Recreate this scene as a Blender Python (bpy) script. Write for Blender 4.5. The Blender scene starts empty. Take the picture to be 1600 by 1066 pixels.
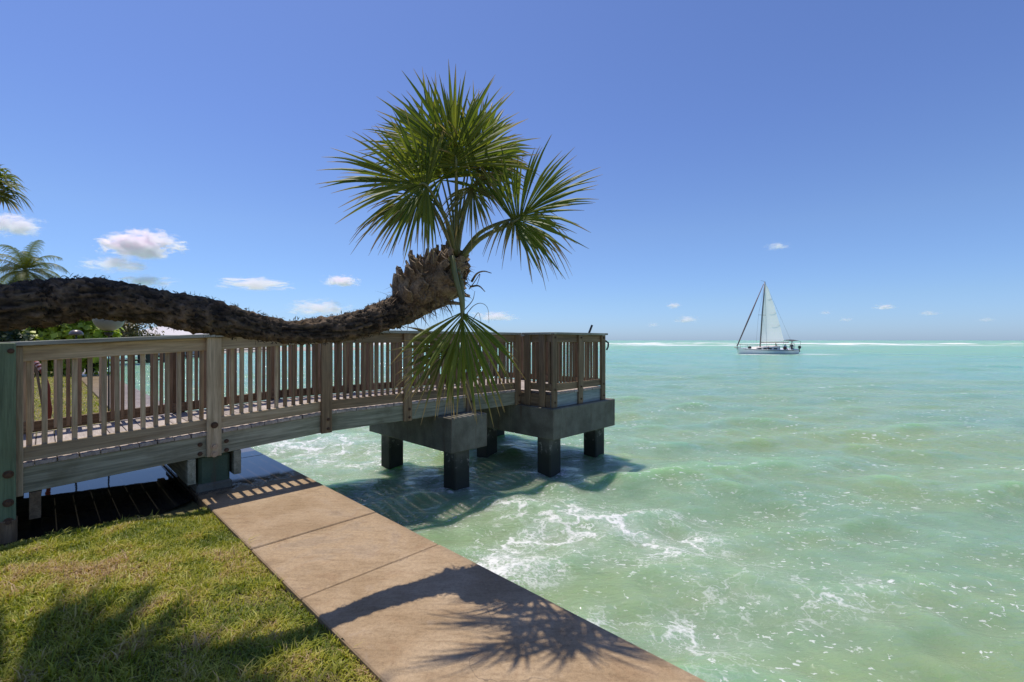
import bpy, bmesh, math, random
import numpy as np
from mathutils import Vector, Matrix
R = math.radians
random.seed(7)
rng = np.random.default_rng(7)
C = bpy.context.scene.collection
S = bpy.context.scene

# ------------------------------------------------------------------ camera, sky, sun, exposure
EYE = 1.65
F = 712.0                                    # focal length in pixels of the 1600 px wide photograph
cam_d = bpy.data.cameras.new('camera')
cam = bpy.data.objects.new('camera', cam_d); C.objects.link(cam)
cam.location = (0, 0, EYE); cam.rotation_euler = (R(90), 0, 0)
cam_d.sensor_width = 36; cam_d.lens = 36 * F / 1600
cam_d.shift_y = -1.0 / 1600
cam_d.clip_start = 0.05; cam_d.clip_end = 60000
S.camera = cam
SUN_EL, SUN_AZ = R(70.5), R(-44.5)           # azimuth clockwise from +Y
w = bpy.data.worlds.new('World'); S.world = w; w.use_nodes = True
nt = w.node_tree; nt.nodes.clear()
sky = nt.nodes.new('ShaderNodeTexSky'); sky.sky_type = 'NISHITA'; sky.sun_disc = False
sky.sun_elevation = SUN_EL; sky.sun_rotation = SUN_AZ
sky.altitude = 0; sky.air_density = 1.0; sky.dust_density = 0.35; sky.ozone_density = 5.0
bg = nt.nodes.new('ShaderNodeBackground'); bg.inputs[1].default_value = 0.122
wo = nt.nodes.new('ShaderNodeOutputWorld')
# overall colour of the air: bluer and a little deeper towards the horizon than the model's default, the same all round
geo = nt.nodes.new('ShaderNodeTexCoord'); sxyz = nt.nodes.new('ShaderNodeSeparateXYZ'); nt.links.new(geo.outputs['Generated'], sxyz.inputs[0])
grad = nt.nodes.new('ShaderNodeValToRGB'); nt.links.new(sxyz.outputs[2], grad.inputs[0]); cr_ = grad.color_ramp
while len(cr_.elements) < 5: cr_.elements.new(0.5)
for e_, (p_, c_) in zip(cr_.elements, ((0.0, (0.60, 0.82, 1.34)), (0.08, (0.72, 0.86, 1.15)), (0.22, (0.86, 0.92, 1.12)), (0.40, (0.86, 0.89, 1.16)), (1.0, (0.92, 0.90, 1.16)))):
    e_.position = p_; e_.color = (*c_, 1)
tintn = nt.nodes.new('ShaderNodeMix'); tintn.data_type = 'RGBA'; tintn.blend_type = 'MULTIPLY'; tintn.inputs[0].default_value = 1
nt.links.new(sky.outputs[0], tintn.inputs[6]); nt.links.new(grad.outputs[0], tintn.inputs[7])
nt.links.new(tintn.outputs[2], bg.inputs[0]); nt.links.new(bg.outputs[0], wo.inputs[0])
sun_d = bpy.data.lights.new('sun', 'SUN'); sun_d.energy = 4.2; sun_d.angle = R(0.53); sun_d.color = (1, 0.945, 0.86)
sun = bpy.data.objects.new('sun', sun_d); C.objects.link(sun)
sdir = Vector((math.sin(SUN_AZ) * math.cos(SUN_EL), math.cos(SUN_AZ) * math.cos(SUN_EL), math.sin(SUN_EL)))
sun.rotation_euler = sdir.to_track_quat('Z', 'Y').to_euler()
sun.location = sdir * 50
S.view_settings.view_transform = 'Standard'; S.view_settings.look = 'None'
S.view_settings.gamma = 1; S.view_settings.use_curve_mapping = False
S.view_settings.exposure = 0.0
S.render.engine = 'CYCLES'
S.cycles.volume_bounces = 20; S.cycles.max_bounces = 20; S.cycles.transparent_max_bounces = 16

# ------------------------------------------------------------------ helpers
def at(u, v, Y):
    """photo direction and distance -> a point of the place"""
    return Vector(((u - 800) / F * Y, Y, EYE + (532 - v) / F * Y))

def link(o, parent=None):
    C.objects.link(o)
    if parent is not None: o.parent = parent
    return o

def empty(name, loc=(0, 0, 0), rz=0):
    o = bpy.data.objects.new(name, None); C.objects.link(o)
    o.location = loc; o.rotation_euler = (0, 0, rz); o.empty_display_size = 0.2
    return o

def tag(o, label=None, cat=None, group=None, kind=None):
    if label: o['label'] = label
    if cat: o['category'] = cat
    if group: o['group'] = group
    if kind: o['kind'] = kind
    return o

def build(name, verts, faces, mat, parent=None, smooth=False, attrs=None, off=None):
    """one mesh object; verts are world points, shifted to the (unrotated) parent's origin"""
    v = np.asarray(verts, dtype=np.float32).reshape(-1, 3)
    if off is None and parent is not None:
        off = parent.location
        if parent.parent is not None: off = off + parent.parent.location
    if off is not None: v = v - np.array(off, dtype=np.float32)
    me = bpy.data.meshes.new(name)
    if isinstance(faces, np.ndarray):
        n = faces.shape[1]
        me.vertices.add(len(v)); me.vertices.foreach_set('co', v.ravel())
        me.loops.add(faces.size); me.loops.foreach_set('vertex_index', faces.astype(np.int32).ravel())
        me.polygons.add(len(faces))
        me.polygons.foreach_set('loop_start', np.arange(0, faces.size, n, dtype=np.int32))
        me.polygons.foreach_set('loop_total', np.full(len(faces), n, dtype=np.int32))
        me.update(calc_edges=True)
    else:
        me.from_pydata([tuple(x) for x in v.tolist()], [], faces); me.update()
    if smooth: me.polygons.foreach_set('use_smooth', np.ones(len(me.polygons), dtype=bool))
    for k, val in (attrs or {}).items():
        a = me.attributes.new(k, 'FLOAT', 'POINT'); a.data.foreach_set('value', np.asarray(val, dtype=np.float32))
    me.materials.append(mat)
    o = bpy.data.objects.new(name, me)
    return link(o, parent)

_boxes = {}
def box_mesh(sx, sy, sz, mat, bev=0.004):
    key = (round(sx, 4), round(sy, 4), round(sz, 4), mat.name, bev)
    if key in _boxes: return _boxes[key]
    bm = bmesh.new(); bmesh.ops.create_cube(bm, size=1)
    bmesh.ops.scale(bm, vec=(sx, sy, sz), verts=bm.verts)
    if bev: bmesh.ops.bevel(bm, geom=bm.edges[:], offset=bev, segments=1, affect='EDGES')
    me = bpy.data.meshes.new('piece'); bm.to_mesh(me); bm.free()
    me.materials.append(mat); _boxes[key] = me
    return me

def piece(name, size, loc, mat, parent, rot=(0, 0, 0), bev=0.004):
    o = bpy.data.objects.new(name, box_mesh(*size, mat, bev)); link(o, parent)
    o.location = loc; o.rotation_euler = rot
    return o

class MB:
    """collects verts/faces"""
    def __init__(s): s.v = []; s.f = []; s.a = []; s.b = []
    def add(s, v, f, a=None, b=None):
        n = len(s.v); s.v += [tuple(x) for x in v]; s.f += [tuple(i + n for i in q) for q in f]
        s.a += list(a) if a is not None else [0.0] * len(v)
        s.b += list(b) if b is not None else [0.0] * len(v)
    def build(s, name, mat, parent=None, smooth=False, off=None):
        return build(name, s.v, s.f, mat, parent, smooth, {'along': s.a, 'tint': s.b}, off)

def frames(pts):
    pts = [Vector(p) for p in pts]; T = []
    for i in range(len(pts)):
        a = pts[max(0, i - 1)]; b = pts[min(len(pts) - 1, i + 1)]
        T.append((b - a).normalized())
    up = Vector((0, 0, 1)) if abs(T[0].z) < 0.95 else Vector((1, 0, 0))
    n = (up - T[0] * up.dot(T[0])).normalized(); out = []
    for t in T:
        n = (n - t * n.dot(t)).normalized(); out.append((t, n, t.cross(n)))
    return pts, out

def tube(pts, radii, k=8, cap=True):
    pts, fr = frames(pts); v = []; f = []
    if not hasattr(radii, '__len__'): radii = [radii] * len(pts)
    for p, (t, n, b), r in zip(pts, fr, radii):
        for j in range(k):
            a = 2 * math.pi * j / k
            v.append(p + n * (r * math.cos(a)) + b * (r * math.sin(a)))
    for i in range(len(pts) - 1):
        for j in range(k):
            f.append((i * k + j, i * k + (j + 1) % k, (i + 1) * k + (j + 1) % k, (i + 1) * k + j))
    if cap:
        f.append(tuple(reversed(range(k)))); f.append(tuple(range((len(pts) - 1) * k, len(pts) * k)))
    return v, f

def spline(ctrl, n):
    """Catmull-Rom through control rows (any dimension)"""
    P = np.array(ctrl, dtype=float); m = len(P)
    P = np.vstack([2 * P[0] - P[1], P, 2 * P[-1] - P[-2]])
    out = []
    for u in np.linspace(0, m - 1 - 1e-9, n):
        i = int(u); t = u - i; p0, p1, p2, p3 = P[i:i + 4]
        out.append(0.5 * ((2 * p1) + (p2 - p0) * t + (2 * p0 - 5 * p1 + 4 * p2 - p3) * t ** 2 + (3 * p1 - p0 - 3 * p2 + p3) * t ** 3))
    return np.array(out)

def vnoise(x, y, z=0.0, seed=0):
    """vectorised value noise, -1..1"""
    x = np.asarray(x, dtype=np.float64); y = np.asarray(y, dtype=np.float64) + 0 * x; z = np.asarray(z, dtype=np.float64) + 0 * x
    xi = np.floor(x).astype(np.int64); yi = np.floor(y).astype(np.int64); zi = np.floor(z).astype(np.int64)
    fx, fy, fz = x - xi, y - yi, z - zi
    fx = fx * fx * (3 - 2 * fx); fy = fy * fy * (3 - 2 * fy); fz = fz * fz * (3 - 2 * fz)
    def h(a, b, c):
        n = (a * 374761393 + b * 668265263 + c * 2147483647 + seed * 974634731) & 0xffffffff
        n = ((n ^ (n >> 13)) * 1274126177) & 0xffffffff
        n = (n ^ (n >> 16)) & 0xffff
        return n / 32767.5 - 1
    r = 0
    for dx in (0, 1):
        for dy in (0, 1):
            for dz in (0, 1):
                r = r + h(xi + dx, yi + dy, zi + dz) * (fx if dx else 1 - fx) * (fy if dy else 1 - fy) * (fz if dz else 1 - fz)
    return r

def fbm(x, y, z=0.0, oct=4, seed=0):
    r = 0; a = 1; s = 1; t = 0
    for i in range(oct):
        r = r + a * vnoise(np.asarray(x) * s, np.asarray(y) * s, np.asarray(z) * s, seed + i * 17); t += a; a *= 0.5; s *= 2.03
    return r / t

# ------------------------------------------------------------------ materials
class NB:
    """short node builder"""
    def __init__(s, name):
        s.m = bpy.data.materials.new(name); s.m.use_nodes = True; s.t = s.m.node_tree; s.t.nodes.clear()
        s.out = s.t.nodes.new('ShaderNodeOutputMaterial')
    def n(s, typ, ins=None, **kw):
        nd = s.t.nodes.new('ShaderNode' + typ)
        for k, v in kw.items(): setattr(nd, k, v)
        for k, v in (ins or {}).items():
            if isinstance(v, bpy.types.NodeSocket): s.t.links.new(v, nd.inputs[k])
            else: nd.inputs[k].default_value = v
        return nd
    def math(s, op, a, b=0.0, c=None, clamp=False):
        ins = {0: a, 1: b}
        if c is not None: ins[2] = c
        return s.n('Math', ins, operation=op, use_clamp=clamp).outputs[0]
    def ramp(s, fac, stops, interp='LINEAR'):
        nd = s.n('ValToRGB', {0: fac}); cr = nd.color_ramp; cr.interpolation = interp
        while len(cr.elements) < len(stops): cr.elements.new(0.5)
        for e, (p, c) in zip(cr.elements, stops):
            e.position = p; e.color = (*c, 1) if len(c) == 3 else c
        return nd.outputs[0]
    def smooth(s, x, a, b):
        nd = s.n('MapRange', {0: x, 1: a, 2: b, 3: 0.0, 4: 1.0}, interpolation_type='SMOOTHSTEP', clamp=True)
        return nd.outputs[0]
    def mix(s, f, a, b, blend='MIX'):
        nd = s.n('Mix', None, data_type='RGBA', blend_type=blend)
        for k, v in ((0, f), (6, a), (7, b)):
            if isinstance(v, bpy.types.NodeSocket): s.t.links.new(v, nd.inputs[k])
            else: nd.inputs[k].default_value = (*v, 1) if hasattr(v, '__len__') and len(v) == 3 else v
        return nd.outputs[2]
    def noise(s, vec, scale, detail=4, rough=0.55, dist=0.0):
        return s.n('TexNoise', {'Vector': vec, 'Scale': scale, 'Detail': detail, 'Roughness': rough, 'Distortion': dist}).outputs[0]
    def map(s, vec, scale=(1, 1, 1), rot=(0, 0, 0), loc=(0, 0, 0)):
        return s.n('Mapping', {'Vector': vec, 'Scale': scale, 'Rotation': rot, 'Location': loc}).outputs[0]
    def coord(s, k='Object'): return s.n('TexCoord').outputs[k]
    def pos(s): return s.n('NewGeometry').outputs['Position']
    def attr(s, k): return s.n('Attribute', None, attribute_name=k).outputs['Fac']
    def rand(s): return s.n('ObjectInfo').outputs['Random']
    def bump(s, h, strength=0.5, dist=0.01, normal=None):
        ins = {'Height': h, 'Strength': strength, 'Distance': dist}
        if normal is not None: ins['Normal'] = normal
        return s.n('Bump', ins).outputs[0]
    def pbr(s, col, rough=0.7, normal=None, **kw):
        ins = {'Base Color': col if isinstance(col, bpy.types.NodeSocket) else (*col, 1), 'Roughness': rough}
        if normal is not None: ins['Normal'] = normal
        ins.update({k.replace('_', ' '): v for k, v in kw.items()})
        return s.n('BsdfPrincipled', ins)
    def done(s, shader, vol=False):
        s.t.links.new(shader.outputs[0] if hasattr(shader, 'outputs') else shader, s.out.inputs[1 if vol else 0])
        return s.m

def flat(name, col, rough=0.6, metallic=0.0, var=0.25, scale=8):
    b = NB(name); nz = b.noise(b.coord(), scale, 5)
    c = b.mix(nz, tuple(x * (1 - var) for x in col), tuple(min(1, x * (1 + var)) for x in col))
    return b.done(b.pbr(c, rough, b.bump(nz, 0.15, 0.005), Metallic=metallic))

def wood(name, c_dark, c_light, c_stain, stain=0.35, rough=0.75):
    """boards are meshes whose long side lies on local X, Y or Z; grain is stretched along the longest by `axis` variants"""
    out = {}
    for ax, sc in (('x', (1.2, 22, 22)), ('z', (22, 22, 1.2)), ('y', (22, 1.2, 22))):
        b = NB(name + '_' + ax); o = b.coord(); r = b.rand()
        off = b.n('CombineXYZ', {0: b.math('MULTIPLY', r, 37.0), 1: b.math('MULTIPLY', r, 91.0), 2: b.math('MULTIPLY', r, 53.0)}).outputs[0]
        v = b.n('VectorMath', {0: o, 1: off}, operation='ADD').outputs[0]
        g = b.noise(b.map(v, sc), 1.0, 6, 0.65, 0.6)
        g2 = b.noise(b.map(v, tuple(x * 3.3 for x in sc)), 1.0, 4, 0.6)
        st = b.noise(v, 2.6, 5, 0.6)
        col = b.mix(b.smooth(g, 0.32, 0.68), c_dark, c_light)
        col = b.mix(b.math('MULTIPLY', b.smooth(st, 0.45, 0.75), stain), col, c_stain)
        col = b.mix(1.0, col, b.ramp(g2, [(0.3, (0.72, 0.72, 0.72)), (0.6, (1.06, 1.06, 1.06))]), 'MULTIPLY')
        tint = b.ramp(r, [(0.0, (0.78, 0.76, 0.74)), (0.5, (1.0, 1.0, 1.0)), (1.0, (1.16, 1.13, 1.08))])
        col = b.mix(1.0, col, tint, 'MULTIPLY')
        h = b.math('ADD', g, b.math('MULTIPLY', g2, 0.5))
        out[ax] = b.done(b.pbr(col, rough, b.bump(h, 0.5, 0.004)))
    return out

W_GREY = wood('weathered_wood', (0.36, 0.262, 0.15), (0.585, 0.462, 0.295), (0.29, 0.19, 0.09), 0.55)
W_DECK = wood('deck_wood', (0.33, 0.27, 0.225), (0.50, 0.425, 0.365), (0.25, 0.20, 0.165), 0.35)
W_BROWN = wood('brown_wood', (0.15, 0.092, 0.045), (0.30, 0.198, 0.108), (0.19, 0.142, 0.085), 0.6)
W_GREEN = wood('green_wood', (0.115, 0.165, 0.085), (0.185, 0.245, 0.135), (0.12, 0.12, 0.07), 0.45)
W_STRING = wood('stringer_wood', (0.20, 0.195, 0.125), (0.40, 0.385, 0.275), (0.15, 0.13, 0.07), 0.7)
W_BLUE = wood('painted_rim', (0.22, 0.26, 0.25), (0.33, 0.37, 0.36), (0.18, 0.17, 0.13), 0.3)
W_CAP = wood('cap_wood', (0.22, 0.22, 0.17), (0.40, 0.39, 0.32), (0.17, 0.14, 0.10), 0.4)

def m_concrete(name, c1, c2, stain, rough=0.8, algae=False):
    b = NB(name); p = b.pos(); n1 = b.noise(p, 3.0, 6, 0.6); n2 = b.noise(p, 60, 3, 0.6); n3 = b.noise(b.map(p, (1, 1, 0.35)), 2.2, 5, 0.6)
    c = b.mix(b.smooth(n1, 0.3, 0.7), c1, c2)
    c = b.mix(b.math('MULTIPLY', b.smooth(n3, 0.5, 0.72), 0.65), c, stain)
    c = b.mix(1.0, c, b.ramp(n2, [(0.3, (0.8, 0.8, 0.8)), (0.65, (1.05, 1.05, 1.05))]), 'MULTIPLY')
    stk = b.noise(b.map(p, (9, 9, 0.5)), 1.0, 4, 0.7)
    c = b.mix(b.math('MULTIPLY', b.smooth(stk, 0.56, 0.70), 0.55), c, (0.10, 0.055, 0.028))
    c = b.mix(b.math('MULTIPLY', b.smooth(stk, 0.40, 0.30), 0.45), c, tuple(min(1, x * 1.35) for x in c2))
    if algae:
        z = b.n('SeparateXYZ', {0: p}).outputs[2]
        zz = b.math('ADD', z, b.math('MULTIPLY', b.math('SUBTRACT', n1, 0.5), 0.35))
        c = b.mix(b.smooth(zz, 0.0, -0.42), c, (0.030, 0.032, 0.022))
        oy = b.math('MULTIPLY', b.smooth(b.noise(p, 9, 4, 0.7), 0.56, 0.64), b.math('MULTIPLY', b.smooth(zz, -0.42, -0.30), b.smooth(zz, -0.02, -0.12)))
        c = b.mix(b.math('MULTIPLY', oy, 0.8), c, (0.33, 0.31, 0.26))
    return b.done(b.pbr(c, rough, b.bump(b.math('ADD', n2, n1), 0.35, 0.006)))
M_CONC = m_concrete('cap_concrete', (0.115, 0.103, 0.072), (0.200, 0.184, 0.138), (0.06, 0.048, 0.032), algae=False)
M_PILE = m_concrete('pile_concrete', (0.11, 0.10, 0.08), (0.20, 0.185, 0.155), (0.05, 0.042, 0.03), algae=True)
M_WALL = m_concrete('seawall_concrete', (0.22, 0.21, 0.18), (0.30, 0.28, 0.25), (0.08, 0.08, 0.06), algae=True)
M_RUST = flat('rusty_iron', (0.115, 0.062, 0.034), 0.8, 0.2, 0.5, 60)
M_ZINC = flat('zinc_bolt', (0.42, 0.33, 0.24), 0.5, 0.5, 0.3, 60)
M_DARK = flat('dark_metal', (0.03, 0.032, 0.035), 0.5, 0.4)

# ------------------------------------------------------------------ local frame of pier and seawall
P0 = Vector((-3.265, 5.0, 0.0))
PA = math.atan2(0.718, 0.696)
pv = Vector((math.cos(PA), math.sin(PA), 0)); qv = Vector((-math.sin(PA), math.cos(PA), 0))
def loc2w(t, y, z=0.0): return P0 + pv * t + qv * y + Vector((0, 0, z))
WATER = -0.75
SLAB_L, SLAB_R = -0.165, 0.925

# ------------------------------------------------------------------ ground
def ground_mat():
    b = NB('lawn_soil'); p = b.pos()
    n1 = b.noise(p, 1.3, 5, 0.6); n2 = b.noise(p, 22, 4, 0.7)
    c = b.mix(b.smooth(n1, 0.35, 0.65), (0.16, 0.15, 0.03), (0.26, 0.21, 0.07))
    c = b.mix(b.smooth(n2, 0.35, 0.75), b.mix(0.6, c, (0.05, 0.04, 0.02)), c)
    return b.done(b.pbr(c, 0.95, b.bump(n2, 0.8, 0.03)))
ts = np.concatenate([-np.geomspace(400, 6, 26)[:-1], np.linspace(-6, SLAB_L - 0.01, 70)])
ys = np.concatenate([np.linspace(-14, 6, 120), np.geomspace(6.3, 420, 40)])
TT, YY = np.meshgrid(ts, ys, indexing='ij')
GX = P0.x + pv.x * TT + qv.x * YY; GY = P0.y + pv.y * TT + qv.y * YY
def lawn_z(x, y):
    t = (x - P0.x) * pv.x + (y - P0.y) * pv.y; q = (x - P0.x) * qv.x + (y - P0.y) * qv.y
    dip = np.exp(-((q - 1.1) / 1.45) ** 6) * np.clip((-t + 0.0) / 0.25, 0, 1) * np.clip((t + 4.2) / 0.6, 0, 1)
    s = np.clip((SLAB_L - t) / 0.7, 0, 1); s = s * s * (3 - 2 * s)
    return -0.045 + 0.09 * s * (1 - dip) + 0.018 * fbm(x * 1.1, y * 1.1, seed=3) - 0.07 * dip
GZ = lawn_z(GX, GY)
n1_, n2_ = TT.shape
idx = np.arange(n1_ * n2_).reshape(n1_, n2_)
fq = np.stack([idx[:-1, :-1], idx[1:, :-1], idx[1:, 1:], idx[:-1, 1:]], -1).reshape(-1, 4)
ground = build('ground', np.stack([GX, GY, GZ], -1).reshape(-1, 3), fq, ground_mat(), smooth=True)
tag(ground, kind='structure')

# sea bed well below the murky water: one sheet out to the horizon
seabed = build('seabed', [(-30000, -30000, -3.5), (30000, -30000, -3.5), (30000, 30000, -3.5), (-30000, 30000, -3.5)],
               [(0, 1, 2, 3)], flat('sand', (0.42, 0.37, 0.26), 0.9, var=0.15, scale=0.3))
tag(seabed, kind='structure')

# puddle of rain and spray on the low ground under the ramp
def puddle_mat():
    b = NB('puddle_water'); p = b.pos(); n = b.noise(p, 7, 3)
    return b.done(b.pbr((0.018, 0.017, 0.014), 0.03, b.bump(n, 0.05, 0.01), IOR=1.33))
pts = []
for k in range(72):
    a = 2 * math.pi * k / 72
    t = -2.0 + 1.98 * max(-1, min(1, 1.25 * math.cos(a))); y = 1.10 + 1.36 * max(-1, min(1, 1.15 * math.sin(a)))
    y += 0.10 * math.sin(5 * t + 1) * (1 if math.sin(a) < 0 else 2) + 0.05 * math.sin(13 * t)
    t = min(t, SLAB_L - 0.012)
    pts.append(loc2w(t, y, -0.055))
ctr = loc2w(-2.0, 1.1, -0.055)
pud = build('puddle', [ctr] + pts, [(0, k + 1, (k + 1) % 72 + 1) for k in range(72)], puddle_mat())
tag(pud, kind='structure')

# ------------------------------------------------------------------ seawall: body and its concrete slabs
def slab_mat():
    b = NB('slab_concrete'); p = b.pos()
    n1 = b.noise(p, 1.7, 6, 0.62, 0.4); n2 = b.noise(p, 130, 3, 0.7); n3 = b.noise(p, 5.5, 6, 0.65, 0.8); n4 = b.noise(b.map(p, (5, 26, 1), (0, 0, -PA)), 1.0, 5, 0.65, 0.4); r = b.rand()
    c = b.mix(b.smooth(n1, 0.32, 0.7), (0.315, 0.210, 0.108), (0.45, 0.325, 0.195))
    c = b.mix(b.math('MULTIPLY', b.smooth(n3, 0.5, 0.75), 0.5), c, (0.27, 0.155, 0.075))
    c = b.mix(b.math('MULTIPLY', b.smooth(n3, 0.42, 0.25), 0.35), c, (0.50, 0.39, 0.285))
    c = b.mix(1.0, c, b.ramp(n4, [(0.3, (0.78, 0.75, 0.70)), (0.5, (1.0, 1.0, 1.0)), (0.72, (1.08, 1.06, 1.04))]), 'MULTIPLY')
    c = b.mix(1.0, c, b.ramp(n2, [(0.3, (0.82, 0.82, 0.82)), (0.66, (1.06, 1.06, 1.06))]), 'MULTIPLY')
    c = b.mix(1.0, c, b.ramp(r, [(0, (0.93, 0.92, 0.92)), (1, (1.05, 1.04, 1.02))]), 'MULTIPLY')
    q = b.n('VectorMath', {0: p, 1: tuple(qv)}, operation='DOT_PRODUCT').outputs['Value']
    q = b.math('SUBTRACT', q, qv.dot(P0))
    qq = b.math('ADD', q, b.math('MULTIPLY', b.math('SUBTRACT', n3, 0.5), 1.3))
    wet = b.smooth(qq, -0.25, 0.1)
    # splash-wet patch along the sea edge on the middle slab
    damp = b.math('MULTIPLY', b.smooth(n1, 0.52, 0.62), b.math('MULTIPLY', b.smooth(q, -3.0, -2.4), b.smooth(q, -0.6, -1.4)))
    c = b.mix(b.math('MULTIPLY', wet, b.math('SUBTRACT', 0.78, b.math('MULTIPLY', b.smooth(q, 2.2, 5.0), 0.5))), c, (0.05, 0.042, 0.038))
    c = b.mix(b.math('MULTIPLY', damp, 0.35), c, (0.22, 0.15, 0.09))
    agg = b.noise(p, 42, 4, 0.75); pit = b.n('TexVoronoi', {'Vector': p, 'Scale': 55.0}, feature='F1').outputs[0]
    c = b.mix(1.0, c, b.ramp(agg, [(0.30, (0.74, 0.72, 0.69)), (0.52, (1.0, 1.0, 1.0)), (0.74, (1.12, 1.11, 1.09))]), 'MULTIPLY')
    c = b.mix(b.math('MULTIPLY', b.smooth(pit, 0.14, 0.06), b.smooth(n1, 0.45, 0.7)), c, (0.16, 0.11, 0.07))
    tt_ = b.math('SUBTRACT', b.n('VectorMath', {0: p, 1: tuple(pv)}, operation='DOT_PRODUCT').outputs['Value'], pv.dot(P0))
    edge = b.math('MAXIMUM', b.smooth(b.math('ADD', tt_, b.math('MULTIPLY', n3, 0.16)), SLAB_L + 0.13, SLAB_L + 0.05), b.smooth(b.math('SUBTRACT', tt_, b.math('MULTIPLY', n3, 0.30)), SLAB_R - 0.24, SLAB_R - 0.10))
    c = b.mix(b.math('MULTIPLY', edge, 0.42), c, (0.17, 0.12, 0.075))
    # hairline cracks
    vo = b.n('TexVoronoi', {'Vector': b.n('VectorMath', {0: p, 1: b.n('VectorMath', {0: b.n('TexNoise', {'Vector': p, 'Scale': 4.0, 'Detail': 5}).outputs['Color'], 'Scale': 0.35}, operation='SCALE').outputs[0]}, operation='ADD').outputs[0], 'Scale': 0.75}, feature='DISTANCE_TO_EDGE').outputs[0]
    cr = b.math('MULTIPLY', b.smooth(vo, 0.006, 0.001), b.smooth(n1, 0.45, 0.6))
    c = b.mix(b.math('MULTIPLY', cr, 0.6), c, (0.10, 0.07, 0.045))
    rough = b.math('ADD', b.math('SUBTRACT', 0.8, b.math('ADD', b.math('MULTIPLY', wet, 0.74), b.math('MULTIPLY', damp, 0.35))), b.math('MULTIPLY', b.smooth(q, 2.2, 5.0), 0.30))
    bm_ = b.bump(b.math('ADD', n2, n3), b.math('MULTIPLY', b.math('SUBTRACT', 1.0, b.math('MULTIPLY', wet, 0.93)), 0.3), 0.004)
    return b.done(b.pbr(c, rough, bm_))
M_SLAB = slab_mat()
seawall = empty('seawall', tuple(P0), PA)
tag(seawall, kind='structure')
body = piece('wall_face', (SLAB_R - SLAB_L - 0.10, 420, 3.2), ((SLAB_L + SLAB_R) / 2 - 0.02, 196, -0.152 - 1.6), M_WALL, seawall, bev=0.01)
cuts = [-12.5, -9.2, -6.1, -2.828, -1.83, 1.35, 3.6, 5.9, 8.2, 10.5, 13, 15.5, 18, 21, 24, 28, 34, 42, 54, 70, 95, 130, 180, 260, 405]
for a, c in zip(cuts[:-1], cuts[1:]):
    dz = random.uniform(-0.004, 0.003)
    piece('slab', (SLAB_R - SLAB_L, c - a - 0.011, 0.15), ((SLAB_L + SLAB_R) / 2, (a + c) / 2, -0.075 + dz), M_SLAB, seawall, bev=0.008)

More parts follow.
